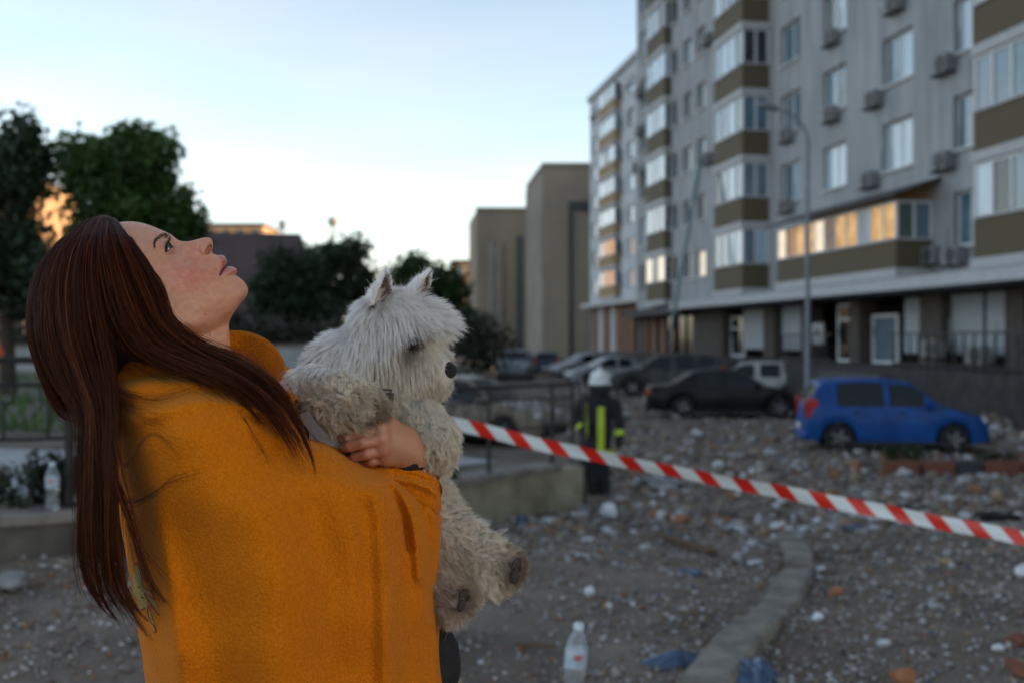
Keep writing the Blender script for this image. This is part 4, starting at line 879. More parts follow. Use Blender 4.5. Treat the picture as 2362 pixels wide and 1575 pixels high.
EYEC = np.array([380.5, 575.5]); EYES = 31.0; EYER = 11.4
TRI = np.array([(381.6, 582), (381.8, 571), (384.6, 562.5), (390.8, 556.5), (392.6, 564.5), (398.5, 570), (391, 575.5)])
def inpoly(Q, P):
    P = np.asarray(P, float); x, y = Q[:, 0], Q[:, 1]; r = np.zeros(len(Q), bool)
    for i in range(len(P)):
        a, b = P[i], P[i - 1]; c = ((a[1] > y) != (b[1] > y)) & (x < (b[0] - a[0]) * (y - a[1]) / (b[1] - a[1] + 1e-12) + a[0]); r ^= c
    return r
UPL = Z1((1356,352),(1375,352),(1393,366),(1400,388),(1399,410),(1388,424),(1374,445),(1356,482),(1349,470),(1352,440),(1360,405))
LOL = Z1((1356,486),(1376,450),(1392,430),(1425,427),(1450,434),(1468,450),(1470,466),(1450,474),(1420,476),(1390,488))
SLIT = Z1((1400,424),(1385,436),(1370,458),(1355,485))
def soft(Q, P, w):
    d, _ = seg_dist(Q, P, True); s = np.where(inpoly(Q, P), d, -d); return np.clip(s / w * .5 + .5, 0, 1)
def face_post(Q, S, dist):
    S = S + 1.6 * gauss(Q, (445, 618), 26) + 1.2 * gauss(Q, (398, 616), 20) - 1.8 * gauss(Q, (478, 652), 18)          # cheek apple, cheekbone, hollow
    S = S + 3.2 * gauss(Q, (468.5, 580), 7) - 1.9 * ridge(Q, Z1((1212,292),(1208,325),(1222,352),(1250,362)), 2.6)    # wing of the nose and its crease
    S = S - 16 * np.clip(ridge(Q, [(477.5, 583), (480.5, 577), (485, 569.5)], 2.3) * 1.3, 0, 1) * np.clip((dist - 2) / 2, 0, 1)
    S = S - 2.2 * ridge(Q, Z1((1255,365),(1290,410),(1325,455)), 9) - 1.6 * ridge(Q, Z1((1340,470),(1335,520)), 7)      # nasolabial hollow, mouth corner
    S = S + 2.4 * soft(Q, UPL, 5) + 2.6 * soft(Q, LOL, 5) - 7.5 * ridge(Q, SLIT, 1.7) * (dist > .5)
    S = S - 1.5 * ridge(Q, Z1((1380,500),(1430,490),(1458,486)), 4)
    S = S + 2.6 * ridge(Q, Z1((905,285),(930,235),(975,208),(1010,212)), 7)                                            # brow ridge
    S = S + 4.5 * ridge(Q, [(388, 736), (425, 752), (466, 752), (506, 740), (537, 716), (560, 690)], 13) - 10.0 * ridge(Q, [(410, 775), (460, 776), (500, 760), (522, 745)], 12)
    S = S - 1.4 * ridge(Q, Z1((985,235),(965,262),(958,300)), 2.2)                                                    # lid crease
    sp = (EYER + .5) ** 2 - (np.linalg.norm(Q - EYEC, axis=1) / PXMM / 1.03) ** 2; bl = EYES + np.sqrt(np.maximum(sp, 0)) + 1.5
    S = np.where((sp > 0) & (dist > 4), np.maximum(S, bl), S)
    S = S - 9.0 * soft(Q, TRI, 2.0)
    return np.maximum(S, np.minimum(dist * .5, 1.2))
V, q, t, Q, S = polar_patch(OUT, (395, 690), 92, _Sf, lambda Q, S0: S0 * PXMM * .86, post=face_post)
n0 = len(Q)
SKIN = np.array([.56, .275, .155]); C = np.tile(SKIN, (n0, 1))
def paint(col, w): 
    global C
    w = np.clip(w, 0, 1)[:, None]; C = C * (1 - w) + np.asarray(col) * w
_mr = np.random.default_rng(31); MOT = sum(np.sin(Q @ (_mr.normal(size=2) / s_) * 6.28 + _mr.uniform(0, 6.28)) for s_ in np.repeat((7, 11, 17, 26, 40), 5)) / 5.0
paint((.50, .20, .135), .30 + .22 * MOT); paint((.62, .34, .21), np.clip(-MOT, 0, 1) * .30)
paint((.53, .165, .125), (.44 * gauss(Q, (448, 614), 34) + .34 * gauss(Q, (425, 645), 36)) * (1 + .4 * MOT)); paint((.50, .21, .155), .7 * gauss(Q, (478, 566), 11)); paint((.50, .23, .155), .6 * gauss(Q, (556, 668), 16))
paint((.46, .24, .16), .5 * gauss(Q, (330, 560), 30)); paint((.42, .21, .15), .5 * gauss(Q, (392, 588), 8))
paint((.40, .125, .115), .92 * soft(Q, UPL, 4)); paint((.46, .165, .15), .9 * soft(Q, LOL, 4)); paint((.09, .02, .018), ridge(Q, SLIT, 1.5) * (Q[:, 0] < 521))
paint((.36, .20, .15), .8 * ridge(Q, Z1((992,245),(975,262),(970,300)), 2.0))
for a, b, r in ((388+0, 0, 0),) if False else ((Z1((1258,757))[0] + (1.3,)), (Z1((1285,895))[0] + (1.6,)), (Z1((1195,580))[0] + (1.0,)), (Z1((1025,580))[0] + (1.0,)), (Z1((1268,610))[0] + (.9,))): paint((.14, .06, .04), gauss(Q, (a, b), r))
fr_ = np.random.default_rng(5); fk = fr_.uniform((370, 575), (520, 720), (150, 2))
for a in fk: paint((.38, .15, .09), .5 * gauss(Q, a, fr_.uniform(.7, 1.3)))
HL = resample(Z1((650,120),(720,220),(790,310),(850,400),(900,470),(945,540),(965,620),(985,740),(960,800),(900,840),(880,900)), 80, True)
hx = np.interp(Q[:, 1], HL[:, 1], HL[:, 0]); scalp = np.clip((hx - Q[:, 0]) / 8, 0, 1) * (Q[:, 1] < 772); paint((.05, .018, .012), scalp)
m_skin = M('skin', (.5, .26, .17), .40, .30, 420, .16, 1100, attr='Col', col2=(.84, .76, .70), sub=.10, spec=.5)
person = empty('person', _p0); tag(person, 'woman with long auburn hair looking up at the sky, holding a white dog', 'person')
# ---- hand: palm, five fingers closing round the dog
def mm(px, py, S): return Wp(px, py, S)
HP = {'wr': mm(948, 1048, 84), 'wr2': mm(962, 1076, 56)}
kn = [mm(878, 990, 112), mm(880, 1014, 117), mm(884, 1037, 114), mm(892, 1057, 106)]
fing = [[kn[0], mm(840, 996, 118), mm(810, 1004, 110), mm(788, 1010, 92)], [kn[1], mm(838, 1021, 124), mm(808, 1029, 114), mm(790, 1034, 95)], [kn[2], mm(846, 1046, 119), mm(820, 1053, 108), mm(806, 1058, 90)], [kn[3], mm(858, 1063, 108), mm(842, 1068, 96), mm(838, 1072, 82)]]
frad = [(7.6, 6.9, 6.4, 5.6), (7.8, 7.1, 6.5, 5.7), (7.4, 6.8, 6.3, 5.5), (6.6, 6.0, 5.6, 5.0)]
thumb = [mm(925, 992, 92), mm(897, 980, 98), mm(872, 972, 88), mm(850, 970, 74)]
def hand_field(P):
    r = sd_cone(P, HP['wr2'], HP['wr'], .025, .0205)
    for k in range(4): r = smin(r, sd_cone(P, mm(936, 1012 + 11 * k, 92), kn[k], .0135, .0098), .011)
    r = smin(r, sd_cone(P, HP['wr'], mm(915, 1026, 96), .0195, .016), .014)
    r = smin(r, sd_cone(P, mm(932, 1008, 88), thumb[1], .0125, .0098), .010)
    f = 9.0
    for ch, rad in zip(fing, frad):
        c_ = 9.0
        for a, b, ra, rb in zip(ch[:-1], ch[1:], rad[:-1], rad[1:]): c_ = smin(c_, sd_cone(P, a, b, ra / 1000, rb / 1000), .002)
        f = np.minimum(f, c_) if isinstance(f, float) is False else c_
    th = smin(sd_cone(P, thumb[1], thumb[2], .0098, .009), sd_cone(P, thumb[2], thumb[3], .009, .0074), .004)
    r = smin(r, f, .0026); r = smin(r, th, .006)
    for k in range(4): r = smin(r, np.linalg.norm(P - (kn[k] + np.array([0, 0, .002]) - DV * .003), axis=-1) - .0082, .006)
    return r
allp = np.array([p for ch in fing for p in ch] + thumb + list(HP.values())); lo, hi = allp.min(0) - .04, allp.max(0) + .04
hv, hf = surface_net(hand_field, lo, hi, .0017)
hc = np.tile(SKIN * np.array([.72, .68, .64]), (len(hv), 1))
for ch in fing:
    for p in ch[:3]: w = np.exp(-np.linalg.norm(hv - p, axis=1) ** 2 / (2 * .009 ** 2))[:, None] * .45; hc = hc * (1 - w) + np.array([.42, .15, .095]) * w
body = mesh_obj('body', V - _p0, faces_list(q, t), m_skin, person, smooth=True, col=np.concatenate([C, C]))
mesh_obj('hand', hv - _p0, hf, m_skin, person, smooth=True, col=hc)
# ---- eyes
m_eye = M('eye', (.6, .58, .55), .08, attr='Col', var=.05, scale=50, spec=.6, coat=.6)
def eye(side):
    c = Wp(*EYEC, EYES); c = c if side > 0 else mirror(c[None])[0]; look = RV * .56 + np.array([0, 0, .66]) - DV * (.42 if side > 0 else .1); look /= np.linalg.norm(look)
    mb = MB(); n = 24; prof = [(math.sin(a) * .0113, math.cos(a) * .0113) for a in np.linspace(0, math.pi, n)]; mb.lathe([(max(r, 0), h) for r, h in prof], 24)
    rot = Vector(look).to_track_quat('Z', 'Y').to_matrix(); v = np.array([rot @ p for p in mb.v]); ang = np.arccos(np.clip(v @ look / .0113, -1, 1))
    col = np.where(ang[:, None] < .20, (.006, .006, .007), np.where(ang[:, None] < .92, (.024, .018, .016), (.26, .24, .24)))
    o = mesh_obj('eye', c + v - _p0, mb.f, m_eye, person, smooth=True, col=col); return o
eye(1); eye(-1)
m_lash = M('lash and brow hair', (.034, .017, .011), .7)
def strokes(name, base, dirs, L_, rad, K=5, curl=None, parent=person):
    t = np.linspace(0, 1, K)[None, :, None]; st_ = base[:, None] + dirs[:, None] * np.asarray(L_).reshape(-1, 1, 1) * t
    if curl is not None: st_ = st_ + curl[:, None] * t * t
    return hair(name, st_ - _p0, np.full(len(base), rad), m_lash, parent)
r5 = np.random.default_rng(8); lidp = resample([(381.8, 581), (382, 571), (385, 562.5), (391, 557)], 26); lb_ = Wp(lidp[:, 0], lidp[:, 1], np.linspace(43.5, 38, 26)); 
strokes('upper_lashes', np.repeat(lb_, 2, 0) + r5.normal(size=(52, 3)) * .0004, (RV * .7 + np.array([0, 0, .55]) - DV * .55) + r5.normal(size=(52, 3)) * .16, r5.uniform(.005, .009, 52), .00026, curl=np.tile(np.array([-.002, 0, .003]), (52, 1)))
hair('lash_line', (Wp(*resample([(381.4, 582), (381.8, 571), (384.8, 562.5), (391, 556.5)], 10).T, np.linspace(44.0, 38, 10))[None] - _p0), np.array([.0006]), m_lash, person, tip=.8)
lo_ = resample([(384, 580.5), (391, 575.5), (399, 570)], 14); strokes('lower_lashes', Wp(lo_[:, 0], lo_[:, 1], np.linspace(43, 36, 14)), RV * .9 + np.array([0, 0, -.05]) - DV * .3 + r5.normal(size=(14, 3)) * .15, r5.uniform(.003, .006, 14), .0002)
bp_ = resample([(357, 568), (357.5, 558), (363.5, 550.5), (372, 545), (381, 543), (390, 543.5)], 420, True); off = r5.normal(size=(420, 2)) * np.linspace(1.0, 3.0, 420)[:, None]; bq = bp_ + off
tan = np.gradient(bp_, axis=0); tan /= np.linalg.norm(tan, axis=1)[:, None]; bs = face_post(bq, _Sf(bq) * np.sqrt(np.clip(1 - (1 - np.minimum(seg_dist(bq, OUT, True)[0] / np.maximum(_Sf(bq) * PXMM * .86, 3), 1)) ** 2, 0, 1)), np.full(420, 9.0))
bd = -(RV * tan[:, :1] + np.array([[0, 0, -1.0]]) * tan[:, 1:]) * .9 + r5.normal(size=(420, 3)) * .18 - RV * .25
strokes('eyebrow', Wp(bq[:, 0], bq[:, 1], bs + 1.0), bd - DV * .22, r5.uniform(.003, .006, 420), .00027)
fb_ = np.stack([r5.uniform(390, 401, 70), r5.uniform(0, 1, 70)], 1); fb_[:, 1] = np.interp(fb_[:, 0], [390, 401], [539, 549.5]) + 1.0; strokes('eyebrow', Wp(fb_[:, 0], fb_[:, 1], np.full(70, -16.0)), RV * .55 + np.array([0, 0, .5]) + r5.normal(size=(70, 3)) * .15, r5.uniform(.003, .0055, 70), .0003)
ear = Wp(*Z1((944, 852))[0], 79.0); m_gem = M('clear stone', (.8, .8, .85), .05, metal=1.0)
mb = MB(); mb.lathe([(0, -.0022), (.0022, 0), (.0012, .0014), (0, .0016)], 8, 'z', (0, 0, 0)); mb.xf(Matrix.Translation(Vector(ear - _p0)) @ Vector(-DV).to_track_quat('Z', 'Y').to_matrix().to_4x4()); mb.build('earring', m_gem, person)
# ear shell under the hair
ev, ef = surface_net(lambda P: np.maximum(sd_ell(P, Wp(352, 735, 73), (.017, .012, .031)), -sd_ell(P, Wp(354, 730, 85), (.011, .009, .019))), Wp(352, 735, 73) - .04, Wp(352, 735, 73) + .04, .0022)
ec = np.tile(SKIN * .95, (len(ev), 1)); mesh_obj('ear', ev - _p0, ef, m_skin, person, smooth=True, col=ec)
# ---- legs in black trousers and shoes, dark sleeve
m_black = M('black cloth', (.010, .010, .012), .9, .3, 40, .2, 200)
def seat(px, py, S): return Wp(px, py, S)
zf = 0.0
def leg(side):
    hip = Wp(640, 1700, side * 85); knee = np.array(hip) + RV * .06; knee[2] = .46; ank = np.array(hip) - RV * .02; ank[2] = .09; toe = ank + RV * .17; toe[2] = .035; return hip, knee, ank, toe
L1, L2 = leg(1), leg(-1)
def leg_field(P):
    r = 9.0
    for h_, k_, a_, t_ in (L1, L2):
        c_ = smin(sd_cone(P, h_, k_, .088, .062), sd_cone(P, k_, a_, .062, .043), .02); r = c_ if isinstance(r, float) else smin(r, c_, .03)
    return smin(r, sd_cone(P, (L1[0] + L2[0]) / 2 + np.array([0, 0, .05]), (L1[0] + L2[0]) / 2 + np.array([0, 0, .30]), .12, .11), .05)
allp = np.array(list(L1) + list(L2)); lo, hi = allp.min(0) - .16, allp.max(0) + np.array([.16, .16, .5]); lo[2] = .05
lv, lf = surface_net(leg_field, lo, hi, .016); mesh_obj('trousers', lv - _p0, lf, m_black, person, smooth=True)
for Lg in (L1, L2):
    sv, sf = surface_net(lambda P: np.maximum(smin(sd_cone(P, Lg[2] - np.array([0, 0, .03]), Lg[3], .048, .038), sd_cone(P, Lg[2] - RV * .04 - np.array([0, 0, .045]), Lg[3], .04, .03), .03), -(P[..., 2] - .004)), Lg[2] - .14, Lg[3] + .14, .009); mesh_obj('shoe', sv - _p0, sf, m_black, person, smooth=True)
kp_ = Wp(1022, 1520, 60); 
bagv, bagf = surface_net(lambda P: smin(sd_cone(P, Wp(1000, 1500, 40), Wp(1012, 1545, 40), .025, .028), sd_cone(P, Wp(1000, 1500, 40), Wp(960, 1560, 30), .03, .05), .02), Wp(980, 1530, 40) - .12, Wp(980, 1530, 40) + .12, .006)
mesh_obj('jacket_hem', bagv - _p0, bagf, m_black, person, smooth=True)
slv, slf = surface_net(lambda P: smin(sd_cone(P, Wp(941, 1050, 84), Wp(962, 1076, 56), .0250, .028), sd_cone(P, Wp(962, 1076, 52), Wp(900, 1180, -80), .027, .050), .02), Wp(950, 1110, 0) - .17, Wp(950, 1110, 0) + .17, .006)
mesh_obj('sleeve', slv - _p0, slf, m_black, person, smooth=True)
tov, tof = surface_net(lambda P: smin(smin(sd_ell(P, Wp(560, 1240, 0), (.10, .12, .14)), sd_cone(P, Wp(460, 900, 0), Wp(540, 1120, 0), .045, .08), .06), sd_cone(P, Wp(560, 1250, 0), Wp(620, 1680, 0), .11, .12), .08), Wp(540, 1250, 0) - .5, Wp(540, 1250, 0) + .5, .02)
mesh_obj('jacket', tov - _p0, tof, m_black, person, smooth=True)

# ------------------------------------------------------------------ orange fleece blanket
bl_out = [(253,853),(272,846),(300,842),(345,838),(388,837),(430,842),(480,852),(530,862),(580,872),(630,888),(686,920),(700,962),(716,1003),(746,1009),(778,1023),(800,1039),(829,1053),(857,1068),(888,1079),(930,1100),(970,1124),(1002,1148),(1017,1166),(1023,1192),(1023,1235),(1019,1293),(1015,1367),(1018,1440),(1028,1513),(1036,1580),(1050,1700),(1065,1850),(1000,1905),(850,1920),(700,1925),(550,1915),(420,1900),(365,1860),(350,1720),(338,1600),(328,1510),(319,1464),(305,1368),(289,1269),(273,1189),(255,1100),(243,1000),(242,910)]
BO = resample(bl_out + [bl_out[0]], 520)[:-1]
BS = [(400,960,200),(320,920,150),(330,1000,178),(450,885,140),(400,860,95),(300,860,85),(520,890,140),(560,900,150),(620,930,160),(680,985,158),(720,1060,185),(480,1080,228),(560,1200,236),(700,1180,222),(780,1120,205),(850,1130,185),(930,1160,150),(985,1190,120),(1000,1300,110),(300,1150,165),(330,1280,185),(450,1450,230),(650,1450,238),(820,1420,212),(930,1420,165),(1000,1480,120),(600,1800,235),(850,1800,215),(1000,1800,140),(400,1800,200)]
_Bf = rbf([(a, b) for a, b, c in BS], [c for a, b, c in BS], .004)
_Br = rbf([(a, b) for a, b, c in [(250,1000,120),(300,1300,110),(340,1600,100),(300,845,40),(430,845,40),(600,880,40),(690,930,40),(740,1010,60),(860,1070,60),(960,1120,45),(1015,1200,45),(1015,1400,50),(1030,1560,60),(600,1200,110),(600,1900,60)]], [120,110,100,40,40,40,40,60,60,45,45,50,60,110,60], .01)
FOLDS = [([(862,1130),(880,1200),(886,1300),(889,1420),(892,1575),(895,1800)],15,9),([(840,1180),(850,1300),(853,1450),(856,1800)],20,-9),([(925,1230),(938,1330),(944,1450),(950,1800)],24,-11),
 ([(862,1075),(905,1104),(938,1160),(957,1240),(968,1330)],9,9),([(905,1130),(932,1190),(945,1260)],9,-12),([(925,1105),(965,1150),(985,1215),(995,1310),(1000,1420)],9,-9),([(975,1130),(1003,1200),(1008,1300),(1006,1420)],8,6),
 ([(262,905),(330,884),(400,880),(470,884),(540,893),(610,915)],9,7),([(258,885),(340,866),(430,866),(520,874),(600,895)],7,-8),([(262,945),(330,925),(420,908),(500,905),(570,920),(640,955)],11,-7),([(270,975),(350,955),(430,930),(510,925),(590,950)],12,6),
 ([(280,1020),(360,985),(430,965)],15,-4),([(560,950),(620,975),(680,1012)],9,-6),([(590,940),(650,965),(700,1000)],7,6),([(640,1010),(720,1030),(790,1060)],16,5),([(560,1010),(640,1045),(740,1070),(820,1100)],20,-5),
 ([(420,1230),(470,1400),(520,1600)],50,-16),([(600,1180),(630,1350),(650,1600)],50,13),([(730,1180),(765,1350),(780,1600)],38,-15),([(330,1150),(352,1300),(375,1500),(390,1700)],16,-9),([(350,1180),(385,1330),(410,1500)],18,5),([(975,1450),(985,1560),(995,1750)],14,-9)]
nz_ = np.random.default_rng(3); _wv = [(nz_.normal(size=2) / nz_.uniform(260, 700), nz_.uniform(0, 6.28), nz_.uniform(.8, 2.0)) for _ in range(12)]
def blanket_post(Q, S, dist):
    for pl, w, a in FOLDS: S = S + 1.3 * a * ridge(Q, pl, w) * np.clip(dist / 8, 0, 1)
    for k_, ph, a in _wv: S = S + a * np.sin(Q @ k_ * 6.28 + ph) * np.clip(dist / 12, 0, 1)
    return S
V1, q1, t1, Q1, S1 = polar_patch(BO, (620, 1330), 120, _Bf, lambda Q, S0: _Br(Q), pw=1.7, post=blanket_post)
# collar standing round the neck, open at the throat: rolled rim
rim = resample([(400,842,-78,0),(330,838,-72,0),(275,832,-40,0),(258,826,10,0),(290,812,66,0),(380,790,92,0),(460,772,98,0),(528,765,92,0),(576,769,76,0),(612,784,54,0),(638,806,30,0),(651,832,6,0),(657,860,-24,0),(668,892,-58,0),(684,922,-96,0)], 140, True)
inn = resample([(420,900,-90,0),(350,900,-85,0),(300,900,-50,0),(290,900,10,0),(320,890,60,0),(400,885,84,0),(470,876,88,0),(535,866,80,0),(575,868,62,0),(600,876,40,0),(615,890,18,0),(625,905,0,0),(632,920,-30,0),(640,940,-64,0),(655,960,-96,0)], 140, True)
outr = resample([(380,900,-110,0),(300,905,-105,0),(245,900,-60,0),(228,890,15,0),(270,880,95,0),(390,880,128,0),(470,880,135,0),(560,880,125,0),(622,878,98,0),(655,880,68,0),(672,888,36,0),(684,900,6,0),(690,915,-30,0),(698,935,-66,0),(708,960,-104,0)], 140, True)
rows = []
for f_ in np.linspace(1, 0, 9)[:-1]: rows.append(rim * (1 - f_) + inn * f_ + np.array([[0, -6 * math.sin(f_ * 3.14), 0, 0]]))
rows.append(rim + np.array([[0, -3, 0, 0]]))
for f_ in np.linspace(0, 1, 9)[1:]: rows.append((rim + np.array([[5, -1, 9, 0]])) * (1 - f_) + outr * f_)
rows = np.array(rows); u_ = np.linspace(0, 1, 140); rows[..., 2] += 4 * np.sin(u_ * 40)[None] * np.sin(np.linspace(0, 3.1, len(rows)))[:, None]
V2 = Wp(rows[..., 0].ravel(), rows[..., 1].ravel(), -rows[..., 2].ravel()); q2 = grid_faces(len(rows), 140)
# small folded flap at the front of the collar, and the far edge of the blanket over the forearm
def patch(outline, centre, Sv, Rv, M_=20, N=140, thick=12, fold=None):
    o = resample(list(outline) + [outline[0]], N)[:-1]
    return polar_patch(o, centre, M_, lambda Q: np.full(len(Q), float(thick)), lambda Q, S0: np.full(len(Q), float(Rv)), True, 1.6, (lambda Q, S, d: S) if fold is None else fold)
def shift(Vx, S): return Vx - DV * (S / 1000)
def unshift(ol, S):
    o_ = np.asarray(ol, float); P_ = Wp(o_[:, 0], o_[:, 1], S) + DV * (S / 1000); return list(zip(CX + P_[:, 0] / P_[:, 1] * FPX, HY - (P_[:, 2] - CAMZ) / P_[:, 1] * FPX))
p3 = patch(unshift([(652,852),(662,846),(674,850),(678,862),(676,878),(668,892),(657,886)], 30), unshift([(665, 868)], 30)[0], 0, 9, 12, 80, 7); V3 = shift(p3[0], 30)
p4 = patch(unshift([(835,1066),(870,1067),(905,1069),(953,1071),(982,1077),(1003,1094),(1014,1112),(1017,1140),(1018,1168),(1008,1190),(975,1185),(930,1155),(870,1120)], 74), unshift([(935, 1108)], 74)[0], 0, 26, 26, 200, 34, lambda Q, S, d: S + 7 * ridge(Q, [(870,1082),(930,1092),(985,1120),(1006,1170)], 6) - 8 * ridge(Q, [(890,1074),(950,1086),(990,1106),(1004,1150)], 6)); V4 = shift(p4[0], 74)
parts = [(V1, q1, t1), (V2, q2, np.zeros((0, 3), int)), (V3, p3[1], p3[2]), (V4, p4[1], p4[2])]
Vall, Fall, off = [], [], 0
for v_, q_, t_ in parts: Vall.append(v_); Fall += faces_list(q_ + off, t_ + off); off += len(v_)
m_fl = bpy.data.materials.new('orange fleece'); m_fl.use_nodes = True; n = m_fl.node_tree.nodes; l = m_fl.node_tree.links.new; b = n['Principled BSDF']
b.inputs['Roughness'].default_value = .95; b.inputs['Sheen Weight'].default_value = .18; b.inputs['Sheen Roughness'].default_value = .4; b.inputs['Sheen Tint'].default_value = (1, .72, .3, 1); b.inputs['Specular IOR Level'].default_value = .12
tc = n.new('ShaderNodeTexCoord'); vo = n.new('ShaderNodeTexVoronoi'); vo.inputs['Scale'].default_value = 330; n1 = n.new('ShaderNodeTexNoise'); n1.inputs['Scale'].default_value = 420; n1.inputs['Detail'].default_value = 4
dv = n.new('ShaderNodeTexNoise'); dv.inputs['Scale'].default_value = 90; dv.inputs['Detail'].default_value = 3; mv = n.new('ShaderNodeMix'); mv.data_type = 'RGBA'; mv.inputs[0].default_value = .0022
l(tc.outputs['Object'], mv.inputs[6]); l(tc.outputs['Object'], dv.inputs['Vector']); l(dv.outputs['Color'], mv.inputs[7]); l(mv.outputs[2], vo.inputs['Vector']); l(tc.outputs['Object'], n1.inputs['Vector'])
ad = n.new('ShaderNodeMath'); ad.operation = 'MULTIPLY_ADD'; l(n1.outputs['Fac'], ad.inputs[0]); ad.inputs[1].default_value = .8
iv = n.new('ShaderNodeMath'); iv.operation = 'SUBTRACT'; iv.inputs[0].default_value = 1; l(vo.outputs['Distance'], iv.inputs[1]); l(iv.outputs[0], ad.inputs[2])
bp = n.new('ShaderNodeBump'); bp.inputs['Strength'].default_value = .55; bp.inputs['Distance'].default_value = .0022; l(ad.outputs[0], bp.inputs['Height']); l(bp.outputs[0], b.inputs['Normal'])
cr = n.new('ShaderNodeMapRange'); l(ad.outputs[0], cr.inputs[0]); cr.inputs[1].default_value = .75; cr.inputs[2].default_value = 1.3; mc = n.new('ShaderNodeMix'); mc.data_type = 'RGBA'; l(cr.outputs[0], mc.inputs[0])
mc.inputs[6].default_value = (.49, .126, .002, 1); mc.inputs[7].default_value = (.60, .168, .004, 1); l(mc.outputs[2], b.inputs['Base Color'])
bl_o = empty('blanket', _p0); tag(bl_o, 'orange fleece blanket wrapped around the woman and the dog', 'blanket')
mesh_obj('fleece', np.concatenate(Vall) - _p0, Fall, m_fl, bl_o, smooth=True)
def bS(Qp):
    d, _ = seg_dist(Qp, BO, True); g = np.sqrt(np.clip(1 - (1 - np.minimum(d / np.maximum(_Br(Qp), 3), 1)) ** 2, 0, 1)); return blanket_post(Qp, _Bf(Qp) * g, d)
# stitched pale applique animal near the lower left edge, plain outline
Z3 = lambda *p: np.array([(50 + .3986 * x, 950 + .3986 * y) for x, y in p])
m_app = M('pale yellow applique', (.42, .29, .09), .95, .25, 300, .5, 500); m_thr = M('dark red thread', (.28, .03, .015), .8)
ap = resample(Z3((640,960),(662,872),(690,900),(712,1005),(745,1030),(775,1085),(795,1170),(760,1140),(742,1110),(745,1190),(778,1262),(765,1268),(735,1200),(715,1130),(690,1140),(655,1120)), 60); cen = ap.mean(0)
rr_ = [cen + (ap - cen) * s for s in (0.02, .35, .7, 1.0)]; Qa = np.concatenate(rr_); Va = Wp(Qa[:, 0], Qa[:, 1], bS(Qa) + 2.0); mesh_obj('applique', Va - _p0, grid_faces(4, 60, 0, True), m_app, bl_o, smooth=True)
for pl in (Z3((655,880),(668,872),(690,930),(705,1010),(742,1030),(772,1085)), Z3((772,1085),(712,1050),(795,1172)), Z3((795,1172),(738,1115),(735,1180),(778,1262),(765,1268)), Z3((652,1120),(690,1142),(715,1130))):
    pr_ = resample(pl, 24, True); MB().tube(list(Wp(pr_[:, 0], pr_[:, 1], bS(pr_) + 2.6) - _p0), .0009, 5).build('stitching', m_thr, bl_o)
for c_ in Z3((682, 1010), (700, 1072)): MB().lathe([(0, .001), (.0022, 0), (0, -.001)], 8, 'z').xf(Matrix.Translation(Vector(Wp(c_[0], c_[1], bS(c_[None])[0] + 3) - _p0))).build('stitched_spot', m_black, bl_o)

# ------------------------------------------------------------------ hair
m_hair = bpy.data.materials.new('auburn hair'); m_hair.use_nodes = True; n = m_hair.node_tree.nodes; l = m_hair.node_tree.links.new; n.remove(n['Principled BSDF'])
hb = n.new('ShaderNodeBsdfPrincipled'); a_ = n.new('ShaderNodeAttribute'); a_.attribute_name = 'Col'; l(a_.outputs['Color'], hb.inputs['Base Color']); hb.inputs['Roughness'].default_value = .42; hb.inputs['Specular IOR Level'].default_value = .13; hb.inputs['Specular Tint'].default_value = (1, .6, .45, 1)
l(hb.outputs[0], n['Material Output'].inputs[0])
FRONT = [
 [(270,513,16),(293,548,58),(331,592,71),(354,629,76),(374,656,77),(383,690,77),(391,728,76),(430,770,76),(480,800,92),(523,812,112),(572,834,140),(622,866,160),(660,905,170),(688,960,172),(702,1012,176)],
 [(266,508,12),(288,552,64),(322,610,77),(345,665,82),(364,710,84),(395,760,85),(440,800,96),(500,830,124),(560,858,150),(612,890,170),(652,930,176),(684,985,178),(708,1050,190),(713,1086,200)],
 [(258,502,10),(270,560,72),(295,640,86),(322,710,90),(356,765,93),(405,806,104),(465,836,130),(530,866,158),(585,900,172),(630,945,180),(668,1005,190),(704,1078,206)],
 [(248,499,8),(246,560,73),(262,640,90),(288,720,96),(322,782,101),(370,818,112),(430,842,134),(495,868,158),(555,900,176),(602,945,184),(640,990,190),(680,1040,200)],
 [(238,499,6),(228,560,72),(238,640,92),(260,725,99),(292,792,106),(335,828,116),(390,850,132),(450,874,154),(505,905,176),(545,945,196)]]
HANG = [
 [(240,499,6),(224,560,73),(226,650,95),(240,740,103),(255,820,112),(262,900,140),(262,1000,176),(262,1150,196),(268,1300,196),(290,1388,190),(330,1448,188)],
 [(232,499,5),(208,560,72),(203,650,95),(218,760,106),(240,850,118),(252,940,145),(252,1050,168),(254,1200,176),(262,1320,176),(284,1395,172),(322,1440,172)],
 [(222,501,4),(186,565,69),(174,655,92),(186,765,105),(214,860,118),(234,945,140),(238,1060,158),(240,1200,165),(246,1310,165),(262,1375,162),(296,1425,160)],
 [(210,504,2),(164,568,60),(144,660,84),(152,765,98),(184,865,112),(212,945,130),(214,1060,144),(214,1200,150),(220,1300,150),(236,1365,148),(274,1415,146)],
 [(200,509,0),(142,575,44),(114,660,66),(116,770,80),(150,868,96),(190,945,112),(191,1060,124),(191,1200,130),(197,1305,130),(221,1378,128),(264,1416,126)],
 [(194,514,0),(124,582,24),(88,662,36),(84,770,48),(118,868,60),(170,935,78),(186,1000,92),(187,1100,98),(189,1200,100),(196,1290,100),(214,1350,100)]]
